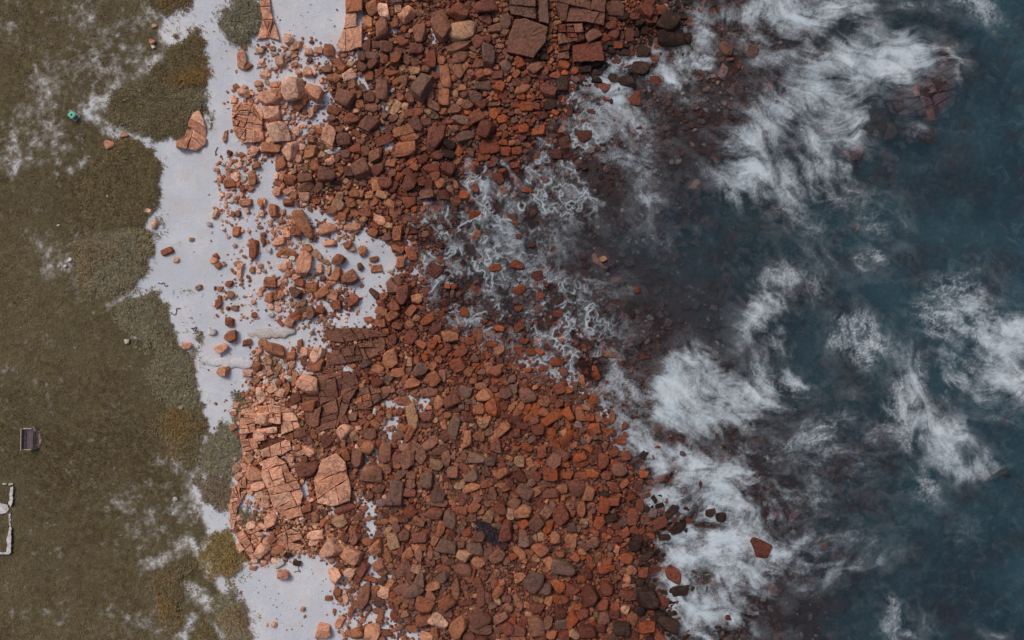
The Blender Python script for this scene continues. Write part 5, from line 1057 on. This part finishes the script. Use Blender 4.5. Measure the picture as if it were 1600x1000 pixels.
# worn gravel in front of it
gg = np.random.default_rng(3); GV = []
VV, FF, CC = [], [], []; nv = 0
for _ in range(1000):
    a = gg.uniform(-1.45, 1.45); rr = math.sqrt(gg.random()) * 14
    x = 50 + rr * math.cos(a) * gg.uniform(.8, 1.1); y = 686 + rr * math.sin(a) * 1.1 * gg.uniform(.8, 1.2); L = gg.uniform(.06, .13)
    v, f = P_SML[gg.integers(30)]; z0 = float(zg(x, y)); p = W(x, y, z0 + .03)
    VV.append(v * np.array([L, L * .8, L * .6]) * .6 + np.array(p)); FF.append(f + nv); nv += len(v)
    CC.append(np.tile(srgb(((172, 150, 136), (156, 134, 122), (186, 166, 152))[gg.integers(3)]), (len(v), 1)))
tag(new_obj('gravel', np_mesh('gravel', np.concatenate(VV), np.concatenate(FF), M_rub, False, {'tint': np.concatenate(CC)})), 'half-round patch of pinkish gravel in front of the bench', 'gravel', kind='stuff')
# litter bin
zb = float(zg(113.3, 180)); e = empty('litter_bin', W(113.3, 180, zb + .35)[:2] + (zb - .01,), R(-42), 'sea-green square litter bin with round dark opening beside the sandy path', 'litter bin')
e.scale = (.86, .86, .9); new_obj('plinth', box_mesh('plinth', [(.05, -.02, .03, .66, .60, .08)], M_conc, .01), e)
new_obj('body', box_mesh('body', [(0, 0, .28, .46, .46, .46)], M_green, .02), e)
bm = bmesh.new()        # lid: square plate with a real round hole
n_ = 32; ro = [];
for k in range(n_):
    a = 2 * math.pi * (k + .5) / n_; m_ = max(abs(math.cos(a)), abs(math.sin(a))); ro.append((math.cos(a) / m_ * .27, math.sin(a) / m_ * .27, math.cos(a) * .085, math.sin(a) * .085))
rows = [[bm.verts.new((q[0], q[1], .50)) for q in ro], [bm.verts.new((q[0], q[1], .56)) for q in ro], [bm.verts.new((q[2] * 1.1, q[3] * 1.1, .58)) for q in ro], [bm.verts.new((q[2], q[3], .51)) for q in ro]]
for r_ in range(3):
    for k in range(n_): bm.faces.new((rows[r_][k], rows[r_][(k + 1) % n_], rows[r_ + 1][(k + 1) % n_], rows[r_ + 1][k]))
me = bpy.data.meshes.new('lid'); bm.to_mesh(me); bm.free(); me.materials.append(M_green); lid = new_obj('lid', me, e)
new_obj('opening', box_mesh('opening', [(0, 0, .516, .2, .2, .004)], M_hole_shade, .001), lid)  # near-black plate under the hole paints the shade inside the bin
# ruined concrete footing at the margin of the picture
zb = float(zg(5, 810)); org = W(5, 810, zb); e = empty('concrete_footing', org, 0, 'broken white concrete footing of a vanished hut in the turf', 'footing')
def wall_piece(name, pts, hgt):
    p = np.array(pts, float); c = p.mean(0); m = len(p)
    q = []
    for i in range(m):
        a, d2 = p[i], p[(i + 1) % m]; nn = max(1, int(np.hypot(*(d2 - a)) / 3))
        for k in range(nn): q.append(a + (d2 - a) * k / nn + (gg.normal(0, .45, 2) if k else 0))
    q = np.array(q)
    if np.sum(q[:, 0] * np.roll(q[:, 1], -1) - np.roll(q[:, 0], -1) * q[:, 1]) < 0: q = q[::-1]
    bm = bmesh.new(); lo = [bm.verts.new(Vector(W(a[0], a[1], zb - .2)) - Vector(org)) for a in q]; hi = [bm.verts.new(Vector(W(a[0], a[1], zb + hgt + gg.normal(0, .02))) - Vector(org)) for a in q]
    for i in range(len(q)): bm.faces.new((lo[i], lo[(i + 1) % len(q)], hi[(i + 1) % len(q)], hi[i]))
    bm.faces.new(hi); bmesh.ops.recalc_face_normals(bm, faces=list(bm.faces)); bmesh.ops.triangulate(bm, faces=list(bm.faces))
    me = bpy.data.meshes.new(name); bm.to_mesh(me); bm.free(); me.materials.append(M_white); return new_obj(name, me, e)
wall_piece('wall_stub', [(4, 755), (10, 755), (10, 757.5), (4, 757.5)], .12); wall_piece('wall_stub', [(13, 756), (20, 755), (20, 758), (14, 759)], .12)
wall_piece('wall_stub', [(16, 762), (20, 760), (19.5, 785), (17, 792), (13, 788), (14.5, 778)], .18); wall_piece('floor_slab', [(-30, 788), (-2, 785), (4, 787), (12, 789), (14, 796), (10, 802), (0, 803), (-30, 803)], .08)
wall_piece('wall_stub', [(13, 803.5), (16.5, 802), (17, 822), (14.5, 822)], .05); wall_piece('wall_stub', [(14.5, 823), (17.5, 823), (17, 863), (14, 866), (-30, 867), (-30, 863.5), (9, 863), (11.5, 850), (10, 842), (12.5, 834)], .18)

# low ledges, wrack and kelp
M_drift = simple_mat('dusty_pale_stone', (184, 182, 184), (204, 202, 205), 6, .9, .8)
M_drift2 = simple_mat('dusty_grey_stone', (166, 156, 150), (192, 184, 180), 6, .9, .8)
def tube(name, pts, rad, mat, seg=10):
    pts = np.array(pts, float); v = []; f = []
    for i, (p, r_) in enumerate(zip(pts, rad)):
        dr = pts[min(i + 1, len(pts) - 1)] - pts[max(i - 1, 0)]; dr /= np.linalg.norm(dr); s1 = np.cross(dr, (0, 0, 1.)); s1 /= np.linalg.norm(s1); s2_ = np.cross(s1, dr)
        for h in range(seg):
            a = 2 * math.pi * h / seg; v.append(p + r_ * (1 + .10 * math.sin(3 * a + i)) * (math.cos(a) * s1 + math.sin(a) * s2_))
    for i in range(len(pts) - 1):
        for h in range(seg): a, b_ = i * seg + h, i * seg + (h + 1) % seg; f += [(a, b_, b_ + seg), (a, b_ + seg, a + seg)]
    n = len(v); v += [pts[0], pts[-1]]
    for h in range(seg): f += [(n, (h + 1) % seg, h), (n + 1, (len(pts) - 1) * seg + h, (len(pts) - 1) * seg + (h + 1) % seg)]
    return np_mesh(name, np.array(v), np.array(f), mat, True)
for lab, a_, e_, r0, r1, mt in (('long low pale ledge running from the scrub to the salmon stones', (304, 562), (396, 570), .26, .52, M_drift), ('shorter greyish ledge half sunk in sand above the long pale ledge', (382, 521), (462, 519), .30, .42, M_drift2)):
    q = []
    for t in np.linspace(0, 1, 14):
        x, y = a_[0] + (e_[0] - a_[0]) * t, a_[1] + (e_[1] - a_[1]) * t + 1.5 * math.sin(4 * t) + gg.normal(0, 1.1); z = float(zg(x, y)); q.append(W(x, y, z - .05))
    rad = [(r0 + (r1 - r0) * t) * (min(1, .25 + 5 * t, .35 + 6 * (1 - t))) * gg.uniform(.72, 1.2) for t in np.linspace(0, 1, 14)]
    org = np.array(q[0]); o = new_obj('rock_ledge', tube('rock_ledge', np.array(q) - org, rad, mt, 14), None, org); o.scale = (1, 1, .34); tag(o, lab, 'ledge')
M_wrack = simple_mat('dried_wrack', (70, 54, 50), (106, 84, 78), 20)
wg_ = np.random.default_rng(12)
for lab, x0, y0, a0, n_ in (('thin curled dark wrack strand on sand near the scrub tongue', 262, 445, 1.9, 14), ('dark tangle of wrack at the pale scrub lobe', 268, 488, .9, 16), ('wrack tangle beside the white stone above the pale ledge', 300, 512, .8, 16), ('short dark wrack arc on the sand channel', 364, 630, 1.5, 9), ('stringy dark wrack line on the lower sand patch', 465, 884, -.3, 12), ('small wrack squiggle near the pale outcrop foot', 336, 243, -.6, 10)):
    q = []; x, y, a = x0, y0, a0
    for k in range(n_):
        z = float(zg(x, y)); q.append(W(x, y, z + .03)); a += wg_.normal(0, .8); x += 1.7 * math.cos(a); y += 1.7 * math.sin(a)
    org = np.array(q[0]); o = new_obj('wrack', tube('wrack', np.array(q) - org, [.018 + .022 * wg_.random() for _ in q], M_wrack, 6), None, org); tag(o, lab, 'wrack', 'strands of wrack on the sand')
# kelp heap in the lower boulders
n = 900; t = wg_.random(n); x = 748 + 34 * t + wg_.normal(0, 4, n); y = 818 + 30 * t + wg_.normal(0, 4.5, n); z = zg(x, y) + wg_.uniform(.1, .45, n); ff = (CAM_H - z) / CAM_H
org = np.array(W(765, 832, float(zg(765, 832))))
v, f, c = leaves(np.stack([(x - 800) * S * ff, (500 - y) * S * ff, z], 1) - org, .34, .07, (R(-10), R(25)), np.tile(srgb((52, 44, 50)), (n, 1)) * wg_.uniform(.6, 1.6, (n, 1)), wg_)
tag(new_obj('kelp', np_mesh('kelp', v, f, M_leaf, False, {'tint': c}), None, org), 'dark purple kelp heap caught in the lower boulders', 'kelp')
